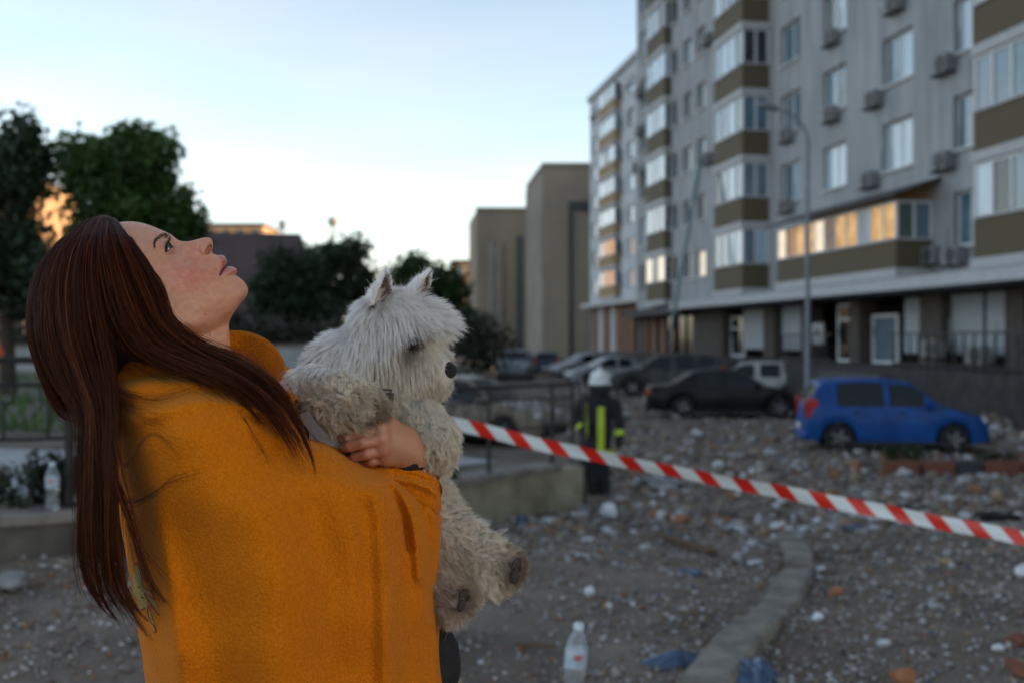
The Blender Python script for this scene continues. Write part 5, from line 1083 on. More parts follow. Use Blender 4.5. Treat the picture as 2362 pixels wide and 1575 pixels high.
BACK = [
 [(194,514,0),(124,582,24),(88,662,36),(82,770,44),(106,850,50),(130,900,54),(160,940,60),(185,960,66)],
 [(190,520,0),(112,592,6),(75,662,10),(68,750,12),(82,826,14),(104,890,18),(124,930,24),(150,948,30),(178,948,40)],
 [(192,518,-4),(116,588,-20),(80,662,-30),(76,750,-40),(96,830,-44),(128,890,-44),(160,930,-40)]]
def catm(G, K): return np.array([resample(g, K, True) for g in G])
def strands_from(G, N, K, seed, jit=2.2, lo=0, cut=(.86, 1.0), wisp=.12, wave=1.5, clump=60, loose=1.0):
    rng = np.random.default_rng(seed); g = catm(G, 48); u = rng.random(N) * (len(G) - 1)
    cu = np.sort(rng.random(clump) * (len(G) - 1)); near = cu[np.abs(cu[None] - u[:, None]).argmin(1)]
    i = np.minimum(u.astype(int), len(G) - 2); fr = (u - i)[:, None, None]; P = g[i] * (1 - fr) + g[i + 1] * fr
    j = np.minimum(near.astype(int), len(G) - 2); fj = (near - j)[:, None, None]; Pc = g[j] * (1 - fj) + g[j + 1] * fj
    t = np.linspace(0, 1, 48)[None, :, None]; kk = .92 * np.clip(t * 1.5, 0, 1); P = P * (1 - kk) + Pc * kk
    off = rng.normal(size=(N, 1, 3)) * np.array([jit, jit, jit * 1.6]) * (.5 + .6 * np.sin(np.pi * np.clip(t, 0, 1)) + .25 * t); P = P + off
    co = rng.normal(size=(clump, 3)) * np.array([5.5, 5.5, 7]); ph_c = rng.uniform(0, 6.28, clump); ck = np.abs(cu[None] - u[:, None]).argmin(1); P = P + co[ck][:, None] * (np.sin(t * 3.4 + ph_c[ck][:, None, None]) * np.clip(t * 2, 0, 1) * (1 + 1.1 * t ** 3)) * loose
    ph = rng.uniform(0, 6.28, (N, 1, 3)); fq = rng.uniform(3, 8, (N, 1, 1)); P = P + np.sin(t * fq + ph) * wave * t
    w = (rng.random((N, 1, 1)) < wisp); P = P + w * rng.normal(size=(N, 1, 3)) * np.array([7, 7, 7]) * t ** 1.5
    L0 = lo + rng.random(N) * .06; L1 = rng.uniform(*cut, N) * np.where(rng.random(N) < .18, rng.uniform(.6, 1, N), 1)
    tt = L0[:, None] + (L1 - L0)[:, None] * np.linspace(0, 1, K)[None]; x = tt * 47; a = np.clip(x.astype(int), 0, 46); f = (x - a)[..., None]; r = np.arange(N)[:, None]
    P = P[r, a] * (1 - f) + P[r, a + 1] * f; return P
def to_world(P): return Wp(P[..., 0], P[..., 1], P[..., 2])
def hcol(N, seed):
    rng = np.random.default_rng(seed); c = np.array([.032, .0080, .0042]) * rng.uniform(.35, 1.7, (N, 1)); red = rng.random(N) < .16; c[red] = np.array([.16, .038, .012]) * rng.uniform(.6, 1.2, (red.sum(), 1)); return c
PF = np.concatenate([strands_from(FRONT, 1500, 26, 1, 2.2, clump=13, cut=(.74, 1), wave=2.5, loose=1.3), strands_from(FRONT, 1500, 26, 106, 3.2, clump=40, cut=(.5, .78), wave=3), strands_from(FRONT, 700, 26, 101, 3.5, clump=90, cut=(.5, 1), wave=5, wisp=.35, loose=1.8), strands_from(FRONT, 260, 26, 104, 6, clump=120, cut=(.4, 1), wave=9, wisp=.5, loose=2.5)]); PH = np.concatenate([strands_from(HANG, 1700, 28, 2, 1.8, clump=10, wave=2.5, loose=1.5), strands_from(HANG, 1500, 28, 103, 3.4, clump=60, wave=3, cut=(.42, .6)), strands_from(HANG, 500, 28, 102, 3.5, clump=80, wave=5, wisp=.3, loose=1.8), strands_from(HANG, 260, 28, 105, 6, clump=120, wave=9, wisp=.5, loose=2.5)]); PB = strands_from(BACK, 1500, 20, 3, 2.4, clump=20, wisp=.2)
WI = [strands_from([[(250,900,150),(268,1020,190),(285,1074,205),(309,1050,212),(329,1018,215),(357,999,218),(389,1018,222),(429,1066,232)], [(252,905,150),(270,1022,190),(287,1076,205),(311,1053,212),(331,1022,215),(358,1003,218),(388,1022,222),(425,1070,232)]], 14, 24, 5, .7, wisp=.2),
      strands_from([[(250,950,160),(258,1080,185),(273,1145,195),(309,1151,212),(349,1137,220),(389,1109,228),(429,1097,234),(465,1088,236)], [(252,955,160),(262,1086,185),(276,1149,195),(312,1156,212),(350,1142,220),(390,1113,228),(430,1101,234),(462,1092,236)]], 26, 24, 6, .9, wisp=.2),
      strands_from([[(255,950,165),(262,1080,185),(275,1137,196),(300,1209,205),(323,1289,212),(347,1349,220),(395,1402,232)], [(258,950,165),(266,1080,185),(280,1137,196),(305,1209,205),(328,1289,212),(352,1349,220),(388,1398,232)]], 120, 26, 7, 1.2, wisp=.1),
      strands_from([[(262,1000,180),(285,1100,196),(305,1180,205),(330,1260,215),(370,1310,222),(420,1365,234)], [(262,1002,180),(287,1102,196),(307,1182,205),(332,1262,215),(372,1312,222),(424,1370,234)]], 12, 24, 8, .8),
      strands_from([[(560,960,192),(590,1010,200),(612,1050,208),(628,1090,216)], [(562,960,192),(592,1012,200),(614,1052,208),(627,1088,216)]], 6, 18, 9, .6),
      strands_from([[(250,880,130),(300,905,160),(360,915,180),(420,900,190),(470,880,170)], [(250,885,130),(300,912,160),(360,922,180),(420,905,190),(460,890,176)]], 16, 20, 10, 4, wisp=.5),
      strands_from([[(255,905,140),(300,950,170),(345,975,185),(395,990,200)], [(255,890,140),(300,930,170),(345,945,185),(400,955,200)]], 16, 20, 12, 4, wisp=.5),
      strands_from([[(383,690,78),(391,728,77),(398,770,76)], [(372,650,78),(386,700,78),(399,752,74)]], 40, 16, 13, .8)]
wst = to_world(np.concatenate([PF[:, ::1]]))
farF = mirror(to_world(PF[::3])); farH = mirror(to_world(PH[::3]))
hair('hair', to_world(PF) - _p0, RNG.uniform(.00014, .00034, len(PF)), m_hair, person, hcol(len(PF), 21))
hair('hair', to_world(PH) - _p0, RNG.uniform(.00014, .00034, len(PH)), m_hair, person, hcol(len(PH), 22))
hair('hair', to_world(PB) - _p0, np.full(len(PB), .00028), m_hair, person, hcol(len(PB), 23))
hair('hair', farF - _p0, np.full(len(farF), .0003), m_hair, person, hcol(len(farF), 24)); hair('hair', farH - _p0, np.full(len(farH), .0003), m_hair, person, hcol(len(farH), 25))
for i, w_ in enumerate(WI): hair('loose_strands', to_world(w_) - _p0, np.full(len(w_), .00022), m_hair, person, hcol(len(w_), 30 + i))
WB = strands_from([[(300,542,58),(335,596,71),(357,632,76),(380,672,78),(396,720,78)],[(292,548,60),(326,600,73),(350,640,78),(372,684,80),(392,735,80)]], 70, 18, 61, 3.2, wisp=.6, cut=(.25,.9), wave=3, clump=20, loose=.3); hair('loose_strands', to_world(WB) - _p0, np.full(len(WB), .00014), m_hair, person, hcol(len(WB), 62))
# fly-away hairs round the crown
fa = strands_from(HANG[1:], 320, 16, 40, 7, wisp=.6, cut=(.25, .6), wave=6); hair('loose_strands', to_world(fa) - _p0, np.full(len(fa), .00014), m_hair, person, hcol(len(fa), 50))
# closed mass of hair under the strands
hm = resample([(268,508),(292,552),(328,600),(350,640),(368,680),(376,730),(400,775),(440,806),(420,845),(350,850),(290,846),(266,900),(262,970),(240,975),(205,960),(165,925),(120,880),(92,800),(82,720),(90,650),(122,590),(165,550),(210,520),(240,506),(268,508)], 260)[:-1]
_hS = rbf([(280,560,60),(330,640,74),(250,620,82),(180,640,78),(120,680,50),(130,780,64),(220,760,96),(300,780,92),(400,812,92),(330,830,104),(250,900,112),(210,900,104),(150,880,80)] and [(a,b) for a,b in ((280,560),(330,640),(250,620),(180,640),(120,680),(130,780),(220,760),(300,780),(400,812),(330,830),(250,900),(210,900),(150,880))], [58,72,82,76,48,62,94,88,90,100,110,100,74], .01)
hv_, hq_, ht_, _, _ = polar_patch(hm, (230, 720), 40, _hS, lambda Q, S0: np.full(len(Q), 55.0)); m_hm = M('dark under hair', (.018, .007, .005), .75, .4, 40, .6, 120, stretch=(1, 1, .15)); mesh_obj('hair_mass', hv_ - _p0, faces_list(hq_, ht_), m_hm, person, smooth=True)
# ------------------------------------------------------------------ the white terrier in her arms
def Z2(*p): return [(650 + .3188 * x, 600 + .3188 * y) for x, y in p]
def dp(px, py, S): return Wp(px, py, S)
FWD = RV * .80 - DV * .46 - np.array([0, 0, .38]); FWD /= np.linalg.norm(FWD); LAT = np.cross(np.array([0, 0, 1.0]), FWD); LAT /= np.linalg.norm(LAT); UPH = np.cross(FWD, LAT)   # LAT: towards the far ear
HC = dp(915, 752, 12)
def hp(f, l, u): return HC + (FWD * f + LAT * l + UPH * u) / 1000
CONES = [  # a, b, ra, rb in metres
 (dp(890, 775, 0), dp(795, 900, -5), .043, .054), (dp(795, 900, -5), dp(850, 1010, -22), .054, .066), (dp(850, 1010, -22), dp(930, 1240, -25), .070, .078), (dp(880, 930, 8), dp(905, 990, 0), .046, .046),
 (dp(948, 757, 40), dp(935, 748, 36), .017, .015), (dp(1000, 746, 6), dp(980, 738, 4), .018, .018),
 (dp(930, 805, 16), dp(978, 838, 30), .037, .0275), (dp(978, 838, 30), dp(1016, 856, 44), .0275, .0165), (dp(935, 850, 20), dp(1006, 882, 38), .027, .0125), (dp(895, 810, 26), dp(915, 850, 24), .032, .028), (dp(948, 800, -25), dp(962, 845, -18), .028, .022)]
LEGS = [  # each leg is a chain
 [(dp(728, 905, 42), .033), (dp(775, 918, 76), .028), (dp(815, 932, 96), .0235), (dp(836, 940, 104), .0225)],
 [(dp(930, 950, 20), .034), (dp(976, 968, 50), .0235), (dp(1000, 1006, 70), .0225), (dp(1003, 1038, 78), .0205)],
 [(dp(960, 1200, -30), .045), (dp(1045, 1258, 25), .032), (dp(1100, 1290, 48), .0255), (dp(1160, 1306, 60), .0255)],
 [(dp(940, 1320, -10), .030), (dp(1012, 1362, 48), .025), (dp(1046, 1376, 72), .0215)]]
def dog_field(P):
    r = sd_ell(P, HC, (.043, .043, .041))
    for a, b, ra, rb in CONES: r = smin(r, sd_cone(P, a, b, ra, rb), .022)
    for ch in LEGS:
        for (a, ra), (b, rb) in zip(ch[:-1], ch[1:]): r = smin(r, sd_cone(P, a, b, ra, rb), .014)
    return r
allp = np.array([c[i] for c in CONES for i in (0, 1)] + [p for ch in LEGS for p, _ in ch]); lo, hi = allp.min(0) - .09, allp.max(0) + .09
dv_, df_ = surface_net(dog_field, lo, hi, .0052)
dog = empty('dog', HC); tag(dog, 'small white long haired terrier held in the woman\'s arms', 'dog')
m_under = M('dog skin', (.55, .48, .42), .9, .3, 60, attr='Col', col2=(.7, .68, .65))
ucol = np.tile((.55, .48, .42), (len(dv_), 1))
m_fur = bpy.data.materials.new('dog fur'); m_fur.use_nodes = True; n = m_fur.node_tree.nodes; l = m_fur.node_tree.links.new; fb_n = n['Principled BSDF']; a_ = n.new('ShaderNodeAttribute'); a_.attribute_name = 'Col'
l(a_.outputs['Color'], fb_n.inputs['Base Color']); fb_n.inputs['Roughness'].default_value = .6; fb_n.inputs['Specular IOR Level'].default_value = .2
tr_ = n.new('ShaderNodeBsdfTranslucent'); l(a_.outputs['Color'], tr_.inputs[0]); mxs = n.new('ShaderNodeMixShader'); mxs.inputs[0].default_value = .4; l(fb_n.outputs[0], mxs.inputs[1]); l(tr_.outputs[0], mxs.inputs[2]); l(mxs.outputs[0], n['Material Output'].inputs[0])
# comb directions at control places: (place, direction in right / toward lens / up, length mm, colour, curl)
WHT, CRM, BEI, DRT = (.90, .88, .86), (.86, .79, .69), (.76, .66, .52), (.30, .21, .14)
def dirv(r, t, u): return RV * r - DV * t + np.array([0, 0, u])
STN = (.26, .20, .155)
CTRL = [
 (hp(-10, 0, 40), dirv(-.5, .2, .55), 14, WHT, 0), (dp(915, 690, 30), dirv(.6, .3, .15), 18, WHT, 0), (dp(935, 715, 45), dirv(.4, .5, -.55), 19, WHT, 0), (dp(944, 752, 64), dirv(.20, .48, -.85), 29, WHT, 0), (dp(975, 738, 40), dirv(.6, .45, -.5), 28, WHT, 0), (dp(1003, 740, 22), dirv(.88, .25, -.32), 36, WHT, 0), (dp(990, 715, 15), dirv(.75, .2, .2), 26, WHT, 0),
 (dp(951, 790, 58), dirv(.2, .3, -.9), 6, STN, 0), (dp(940, 806, 60), dirv(.12, .3, -.95), 15, STN, 0), (dp(985, 800, 40), dirv(.4, .35, -.6), 8, CRM, 0), (dp(998, 822, 46), dirv(.45, .35, -.5), 7, CRM, 0), (dp(985, 846, 58), dirv(.16, .34, -.92), 19, CRM, 0), (dp(960, 850, 60), dirv(.12, .34, -.93), 26, CRM, 0), (dp(1014, 852, 58), dirv(.12, .35, -.85), 9, CRM, 0), (dp(1016, 832, 48), dirv(.55, .2, .65), 13, WHT, 1), (dp(1005, 888, 48), dirv(.2, .2, -.9), 14, BEI, 0), (dp(1020, 872, 52), dirv(.2, .3, -.9), 7, BEI, 0),
 (dp(905, 820, 62), dirv(.03, .34, -.93), 29, CRM, 0), (dp(925, 862, 60), dirv(.10, .34, -.92), 25, CRM, 0), (dp(880, 785, 58), dirv(-.06, .38, -.92), 30, WHT, 0), (dp(955, 885, 50), dirv(.10, .3, -.92), 24, CRM, 0), (dp(900, 760, 58), dirv(.05, .42, -.9), 26, WHT, 0), (dp(1005, 800, 0), dirv(.3, .1, -.8), 8, CRM, 0), (dp(1000, 850, -10), dirv(.3, -.1, -.85), 16, CRM, 0),
 (hp(-30, -25, 10), dirv(-.45, .4, -.55), 34, WHT, 1), (hp(-35, 0, 25), dirv(-.7, .1, -.2), 30, WHT, 1), (hp(-20, -35, -20), dirv(-.1, .5, -.85), 38, WHT, 1),
 (dp(820, 790, 50), dirv(-.35, .45, -.75), 36, WHT, 1), (dp(760, 860, 55), dirv(-.3, .4, -.8), 30, WHT, 1), (dp(770, 780, 0), dirv(-.7, .1, .05), 26, WHT, 1), (dp(720, 860, 30), dirv(-.55, .3, -.5), 28, WHT, 1), (dp(840, 870, 55), dirv(.0, .5, -.85), 40, CRM, 2), (dp(890, 930, 50), dirv(.3, .4, -.8), 26, BEI, 2), (dp(870, 990, 45), dirv(.1, .4, -.9), 26, BEI, 2),
 (dp(728, 905, 70), dirv(.45, .55, -.2), 22, BEI, 4), (dp(775, 900, 100), dirv(.6, .6, .25), 22, CRM, 4), (dp(775, 945, 100), dirv(.55, .5, -.5), 26, BEI, 4), (dp(820, 925, 120), dirv(.75, .5, .1), 18, BEI, 4), (dp(820, 960, 118), dirv(.6, .4, -.6), 22, BEI, 4), (dp(852, 948, 118), dirv(.75, .3, -.4), 15, DRT, 3),
 (dp(945, 930, 60), dirv(.2, .5, -.8), 30, CRM, 3), (dp(985, 960, 80), dirv(.4, .4, -.75), 28, CRM, 3), (dp(1008, 1000, 96), dirv(.3, .35, -.85), 26, CRM, 3), (dp(978, 1010, 92), dirv(-.1, .5, -.85), 26, BEI, 3), (dp(1010, 1045, 98), dirv(.15, .3, -.9), 16, BEI, 3), (dp(993, 1055, 98), dirv(-.1, .3, -.9), 14, BEI, 3),
 (dp(1010, 1200, 50), dirv(.6, .4, .1), 20, CRM, 3), (dp(1045, 1225, 62), dirv(.75, .3, .3), 26, CRM, 5), (dp(1045, 1300, 70), dirv(.6, .4, -.6), 30, BEI, 5), (dp(1100, 1262, 70), dirv(.8, .3, .35), 24, CRM, 5), (dp(1100, 1320, 72), dirv(.5, .4, -.75), 34, CRM, 5), (dp(1130, 1340, 80), dirv(.3, .35, -.85), 26, CRM, 4), (dp(1160, 1280, 80), dirv(.75, .2, .35), 15, BEI, 3), (dp(1185, 1310, 84), dirv(.8, .2, -.1), 11, DRT, 2), (dp(1165, 1345, 82), dirv(.45, .2, -.8), 16, BEI, 3), (dp(1178, 1332, 84), dirv(.6, .3, -.5), 9, DRT, 2), (dp(1168, 1312, 88), dirv(.7, .4, .1), 8, DRT, 2), (dp(1192, 1298, 78), dirv(.8, .2, .2), 9, DRT, 2), (dp(1052, 1392, 100), dirv(.6, .3, -.5), 9, DRT, 2), (dp(1062, 1368, 98), dirv(.7, .2, .1), 9, DRT, 2), (dp(835, 962, 122), dirv(.5, .4, -.6), 15, DRT, 3),
 (dp(1020, 1345, 108), dirv(.6, .4, .3), 17, BEI, 3), (dp(1030, 1390, 108), dirv(.3, .4, -.8), 28, BEI, 4), (dp(1060, 1380, 104), dirv(.7, .2, -.4), 10, DRT, 2), (dp(1035, 1420, 95), dirv(.25, .2, -.9), 26, BEI, 3)]
cp = np.array([c[0] for c in CTRL]); cd_ = np.array([c[1] for c in CTRL]); cl_ = np.array([c[2] for c in CTRL], float); cc_ = np.array([c[3] for c in CTRL]); cw_ = np.array([c[4] for c in CTRL], float)
def fur(V, F, N, seed, keep=None, lens=1.0, name='fur', rad=.00018, clumps=8000):
    rng = np.random.default_rng(seed); q = V[F]; nrm = np.cross(q[:, 1] - q[:, 0], q[:, 2] - q[:, 0]) if F.shape[1] == 3 else np.cross(q[:, 2] - q[:, 0], q[:, 3] - q[:, 1]); ar = np.linalg.norm(nrm, axis=1); nrm /= np.maximum(ar, 1e-12)[:, None]
    if keep is not None: ar = ar * keep(q.mean(1), nrm)
    fi = rng.choice(len(F), N, p=ar / ar.sum()); w = rng.dirichlet([1] * F.shape[1], N); p = (q[fi] * w[..., None]).sum(1); nn = nrm[fi]
    D = np.linalg.norm(p[:, None] - cp[None], axis=-1); W_ = 1 / (D ** 3.5 + 1e-7); W_ /= W_.sum(1)[:, None]
    d = W_ @ cd_; d /= np.linalg.norm(d, axis=1)[:, None]; Ln = (W_ @ cl_) * lens * rng.uniform(.65, 1.2, N) / 1000; col = W_ @ cc_; cu = W_ @ cw_
    dn = (d * nn).sum(1); d = d - nn * np.minimum(dn, 0)[:, None] * .9; d /= np.linalg.norm(d, axis=1)[:, None]
    K = 9; t = np.linspace(0, 1, K); step = Ln / (K - 1); pts = [p - nn * .0015]; cur = nn * .75 + d * .7
    for k in range(1, K):
        m = min(1, t[k] * 1.7); v = nn * (.75 * (1 - m) + .10) + d * (.55 + .55 * m) + np.array([0, 0, -.22 * t[k]]); v /= np.linalg.norm(v, axis=1)[:, None]; pts.append(pts[-1] + v * step[:, None])
    P = np.stack(pts, 1)
    # locks: strands gather toward the strand at the heart of their lock, and each lock waves in its own way
    from mathutils import kdtree
    ci = rng.choice(N, clumps, replace=False); kd = kdtree.KDTree(clumps); [kd.insert(p[c], int(c)) for c in ci]; kd.balance(); fnd = [kd.find(q_) for q_ in p]; own = np.array([f_[1] for f_ in fnd]); best = np.array([f_[2] for f_ in fnd])
    k = np.clip(best / .016, 0, 1); g = (np.clip(.44 + .06 * cu, 0, .8) * (1 - k * .4))[:, None] * np.clip(t * 1.25, 0, 1)[None] ** 1.1; P = P * (1 - g[..., None]) + P[own] * g[..., None]
    a1 = rng.normal(size=(N, 3)); a2 = rng.normal(size=(N, 3)); lock = rng.normal(size=(N, 3)); lk = lock[own]; ph = rng.uniform(0, 6.28, N)[own]; fq = (1.2 + 1.0 * rng.random(N))[own]
    amp = (cu * .00125)[:, None] * t[None]; P = P + lk[:, None] * (amp * np.sin(t[None] * fq[:, None] * 5 + ph[:, None]))[..., None] + a1[:, None] * (.0012 * t[None] ** 1.5)[..., None]
    fly = rng.random(N) < .05; P[fly] += a2[fly][:, None] * (.005 * t ** 2)[None, :, None]
    tone = rng.uniform(.86, 1.1, N)[own] * rng.uniform(.9, 1.08, N); C = col[:, None] * tone[:, None, None] * np.linspace(.80, 1.06, K)[None, :, None]
    hair(name, P - HC, np.full(N, rad) * rng.uniform(.7, 1.2, N), m_fur, dog, np.clip(C, 0, 1), tip=.3)
_dS = D0 * 1000 - ((dv_ - CAMP) @ DV) * 1000; _dx = CX + (dv_[:, 0] / dv_[:, 1]) * FPX; _dy = HY - ((dv_[:, 2] - CAMZ) / dv_[:, 1]) * FPX
def surfS(px, py, r=7):
    k = np.hypot(_dx - px, _dy - py) < r; return float(_dS[k].max()) if k.any() else 60.0
eyeL = dp(953, 792, surfS(953, 792) + 3.0); eyeR = hp(41, 25, -4); ucol[np.linalg.norm(dv_ - eyeL, axis=1) < .017] = (.05, .038, .032); mesh_obj('body', dv_ - HC, df_, m_under, dog, smooth=True, col=ucol); NOSE = dp(1035, 857, 50)
def keep(c, nrm):
    k = np.ones(len(c)); k[np.linalg.norm(c - NOSE, axis=1) < .0185] = 0; k[np.linalg.norm(c - eyeL, axis=1) < .0075] = 0
    k[((c - CAMP) @ DV - D0 > .06)] *= .35; z = (c[:, 2] < dp(900, 1120, 0)[2]) & (((c - _p0) @ RV) < ((dp(950, 1200, 0) - _p0) @ RV)); k[z] = 0
    for pc in PADS: k[np.linalg.norm(c - pc, axis=1) < .0105] *= .22
    return k
PADC = [(1180, 1318), (1058, 1386), (848, 952)]
PADS = [dp(a, b, surfS(a, b)) for a, b in PADC]
fur(dv_, df_, 120000, 3, keep)
# ---- ears: cupped triangles
m_earin = M('inner ear skin', (.085, .045, .036), .8, .3, 80)
def make_ear(base, tip, wide, openn, thick=.004):
    base, tip, openn = np.array(base), np.array(tip), np.array(openn, float); up = tip - base; h = np.linalg.norm(up); up = up / h; openn = openn - up * (openn @ up); openn /= np.linalg.norm(openn); sd = np.cross(up, openn)
    R_, C_ = 16, 15; V = []
    for layer in (0, 1):
        for i in range(R_):
            t = i / (R_ - 1); w = wide * (1 - t) ** .72 * (1 - .12 * t) * .5 + .0022
            for j in range(C_):
                s = j / (C_ - 1) * 2 - 1; cup = wide * .33 * (1 - t * .8); q = base + up * h * t * (1 - .05 * s * s) + sd * w * s + openn * (cup * (s * s) - cup * .6 - layer * thick * (1.2 - t * .6) * (1 - abs(s) ** 4 * .6)); V.append(q)
    f0 = grid_faces(R_, C_); n_ = R_ * C_; F = list(map(tuple, f0)) + [tuple(x[::-1] + n_) for x in f0]
    edge = [i * C_ for i in range(R_)] + [(R_ - 1) * C_ + j for j in range(1, C_)] + [i * C_ + C_ - 1 for i in range(R_ - 2, -1, -1)]
    for a, b in zip(edge[:-1], edge[1:]): F.append((a, b, b + n_, a + n_))
    V = np.array(V); o = mesh_obj('ear', V - HC, F, None, dog, smooth=True, col=np.tile((.7, .64, .58), (len(V), 1)), mats=[m_earin, m_under], mi=[0] * len(f0) + [1] * (len(F) - len(f0)))
    back = np.array([f for f in F[len(f0):]]); return V, back, np.array([f for f in f0]), up, openn
EARS = [make_ear(dp(878, 714, 46), dp(893, 627, 40), .044, RV * .8 - DV * .75), make_ear(dp(962, 694, -14), dp(992, 629, -24), .040, RV * .85 - DV * .55)]
for i, (Ve, back, inner, up, on) in enumerate(EARS):
    ctr = (cp, cd_, cl_, cc_, cw_); b0 = Ve[:15].mean(0)
    cp = np.array([b0, b0 + up * .045, b0 - on * .01]); cd_ = np.array([up * .7 - on * .3, up + RV * 0, up * .6 - on * .5]); cl_ = np.array([13., 8., 14.]); cc_ = np.array([WHT, WHT, WHT]); cw_ = np.array([0., 0., 0.])
    fur(Ve, back, 3000, 60 + i, None, 1.0, 'ear_fur', .00028, 300)
    cd_ = np.array([up * .8 + on * .5, up * .9 + on * .2, up * .6 + on * .5]); cl_ = np.array([11., 4., 11.]); cc_ = np.array([CRM, CRM, CRM])
    fur(Ve, inner, 170, 70 + i, lambda c, nrm: (np.linalg.norm(c - b0, axis=1) < .022) + .05 + (np.abs((c - b0) @ np.cross(up, on)) > .010) * .8, 1.0, 'ear_fur', .00028, 60)
    cp, cd_, cl_, cc_, cw_ = ctr
# ---- eyes, nose, mouth line, paw pads
m_blk = M('wet black', (.008, .007, .007), .25, coat=.2); m_pad = M('paw pad skin', (.055, .038, .032), .7, .4, 200, .5, 500); m_nose = M('dog nose leather', (.014, .013, .014), .42, .3, 300, .6, 600)
def ball(name, c, r, mat, sq=(1, 1, 1), rot=None):
    mb = MB(); mb.lathe([(math.sin(a) * r, math.cos(a) * r) for a in np.linspace(0, math.pi, 13)], 16); v = np.array([tuple(p) for p in mb.v]) * np.array(sq)
    if rot is not None: v = v @ np.array(rot).T
    return mesh_obj(name, v + c - HC, mb.f, mat, dog, smooth=True)
HR = np.stack([FWD, LAT, UPH], 1)
ball('eye', eyeL, .0078, m_blk); ball('eye', eyeR, .0075, m_blk)
nv, nf = surface_net(lambda P: np.maximum(smin(sd_ell(P, NOSE, (.0095, .0135, .0100), HR), sd_ell(P, NOSE + UPH * .005 - FWD * .006, (.0115, .0115, .0075), HR), .008), -np.minimum(np.linalg.norm(P - (NOSE + FWD * .010 - LAT * .0085 - UPH * .002), axis=-1) - .0038, np.linalg.norm(P - (NOSE + FWD * .010 + LAT * .0085 - UPH * .002), axis=-1) - .0038)), NOSE - .026, NOSE + .026, .0016)
mesh_obj('nose', nv - HC, nf, m_nose, dog, smooth=True)
MB().tube([dp(1034, 868, 50) - HC, dp(1030, 877, 52) - HC, dp(1019, 884, 54) - HC], [.0022, .0028, .0015], 6).build('mouth', m_nose, dog, smooth=True)
def paw_pads(c, axis, up_, r):
    axis = axis / np.linalg.norm(axis); up_ = up_ - axis * (up_ @ axis); up_ /= np.linalg.norm(up_); sd = np.cross(axis, up_); rot = np.stack([sd, up_, axis], 1)
    ball('paw_pad', c - up_ * r * .30, r * .60, m_pad, (1.2, .9, .5), rot)
    for a in (-.95, -.33, .33, .95): ball('paw_pad', c + up_ * r * .72 * math.cos(a) + sd * r * .95 * math.sin(a), r * .34, m_pad, (1, 1.25, .5), rot)
paw_pads(PADS[0] - DV * .004 + RV * .004, dirv(.80, .55, -.15), dirv(.2, -.2, .9), .0175); paw_pads(PADS[1] - DV * .004 + RV * .004, dirv(.8, .55, -.2), dirv(.2, -.2, .9), .0150)
# ---- harness strap and buckle
m_strap = M('brown webbing', (.115, .085, .06), .85, .3, 200, .5, 400, stretch=(1, 1, 4))
st_ = empty('harness', HC); tag(st_, 'brown webbing harness on the white dog\'s chest', 'dog harness')
def band(name, pts, w, par, mat, out_dir=-DV):
    P = resample([tuple(p) for p in pts], 24, True); tg = np.gradient(P, axis=0); tg /= np.linalg.norm(tg, axis=1)[:, None]; sd = np.cross(tg, out_dir); sd /= np.linalg.norm(sd, axis=1)[:, None]; nn = np.cross(sd, tg); V = []
    for s_, k in ((-1, 0), (1, 0), (1, 1), (-1, 1)): V.append(P + sd * w * .5 * s_ + nn * .0022 * k)
    V = np.stack(V, 1).reshape(-1, 3); return mesh_obj(name, V - HC, [tuple(f) for f in grid_faces(24, 4, 0, True)], mat, par, smooth=False)
band('strap', [dp(888, 905, 80), dp(884, 940, 92), dp(866, 970, 100), dp(850, 985, 90)], .022, st_, m_strap); band('collar', [dp(800, 880, 88), dp(835, 893, 96), dp(870, 908, 96), dp(900, 912, 86)], .016, st_, M('dark collar', (.03, .02, .018), .7))
MB().box(-.011, .011, -.004, .004, -.014, .014, .003).xf(Matrix.Translation(Vector(dp(872, 962, 98) - HC))).build('buckle', m_strap, st_)
# ---- pale pouch with a lilac ring between the blanket and the paw
m_pouch = M('pale plastic pouch', (.50, .49, .50), .5, .15, 20); m_lil = M('lilac print', (.33, .26, .40), .5, .1, 20); m_gstrap = M('grey strap', (.17, .16, .155), .7, .2, 60)
po = empty('pouch', dp(750, 985, 60)); tag(po, 'pale pouch with a lilac ring tucked under the dog\'s paw', 'pouch'); pz = np.array(po.location)
ou = resample(Z2((190, 1110), (260, 1105), (330, 1150), (420, 1210), (445, 1290), (455, 1370), (420, 1420), (330, 1400), (250, 1330), (205, 1230), (190, 1110)), 80)[:-1]
ou = np.array(unshift(ou, 78)); pv, pq, pt, _, _ = polar_patch(ou, unshift([(735, 1000)], 78)[0], 16, lambda Q: np.full(len(Q), 8.0), lambda Q, S0: np.full(len(Q), 12.0)); mesh_obj('case', pv - DV * .078 - pz, faces_list(pq, pt), m_pouch, po, smooth=True)
rc = dp(749, 1004, 88.5); mb = MB(); mb.lathe([(.0, .0), (.0185, 0), (.0185, .0012), (0, .0012)], 28); qm = Vector(-DV).to_track_quat('Z', 'Y').to_matrix().to_4x4(); mb.xf(Matrix.Translation(Vector(rc - pz)) @ qm); mb.build('ring_print', m_lil, po)
mb = MB(); mb.lathe([(.0155, .0014), (.0165, .0014), (.0165, .002), (.0155, .002), (.0155, .0014)], 28); mb.xf(Matrix.Translation(Vector(rc - pz)) @ qm); mb.build('ring_line', m_pouch, po)
P = resample([tuple(dp(698, 952, 98) - pz), tuple(dp(722, 984, 102) - pz), tuple(dp(748, 1012, 112) - pz)], 12); V = np.concatenate([P + np.array([.006, 0, .003]), P - np.array([.006, 0, .003])]); mesh_obj('strap', V, [(i, i + 1, i + 13, i + 12) for i in range(11)], m_gstrap, po)
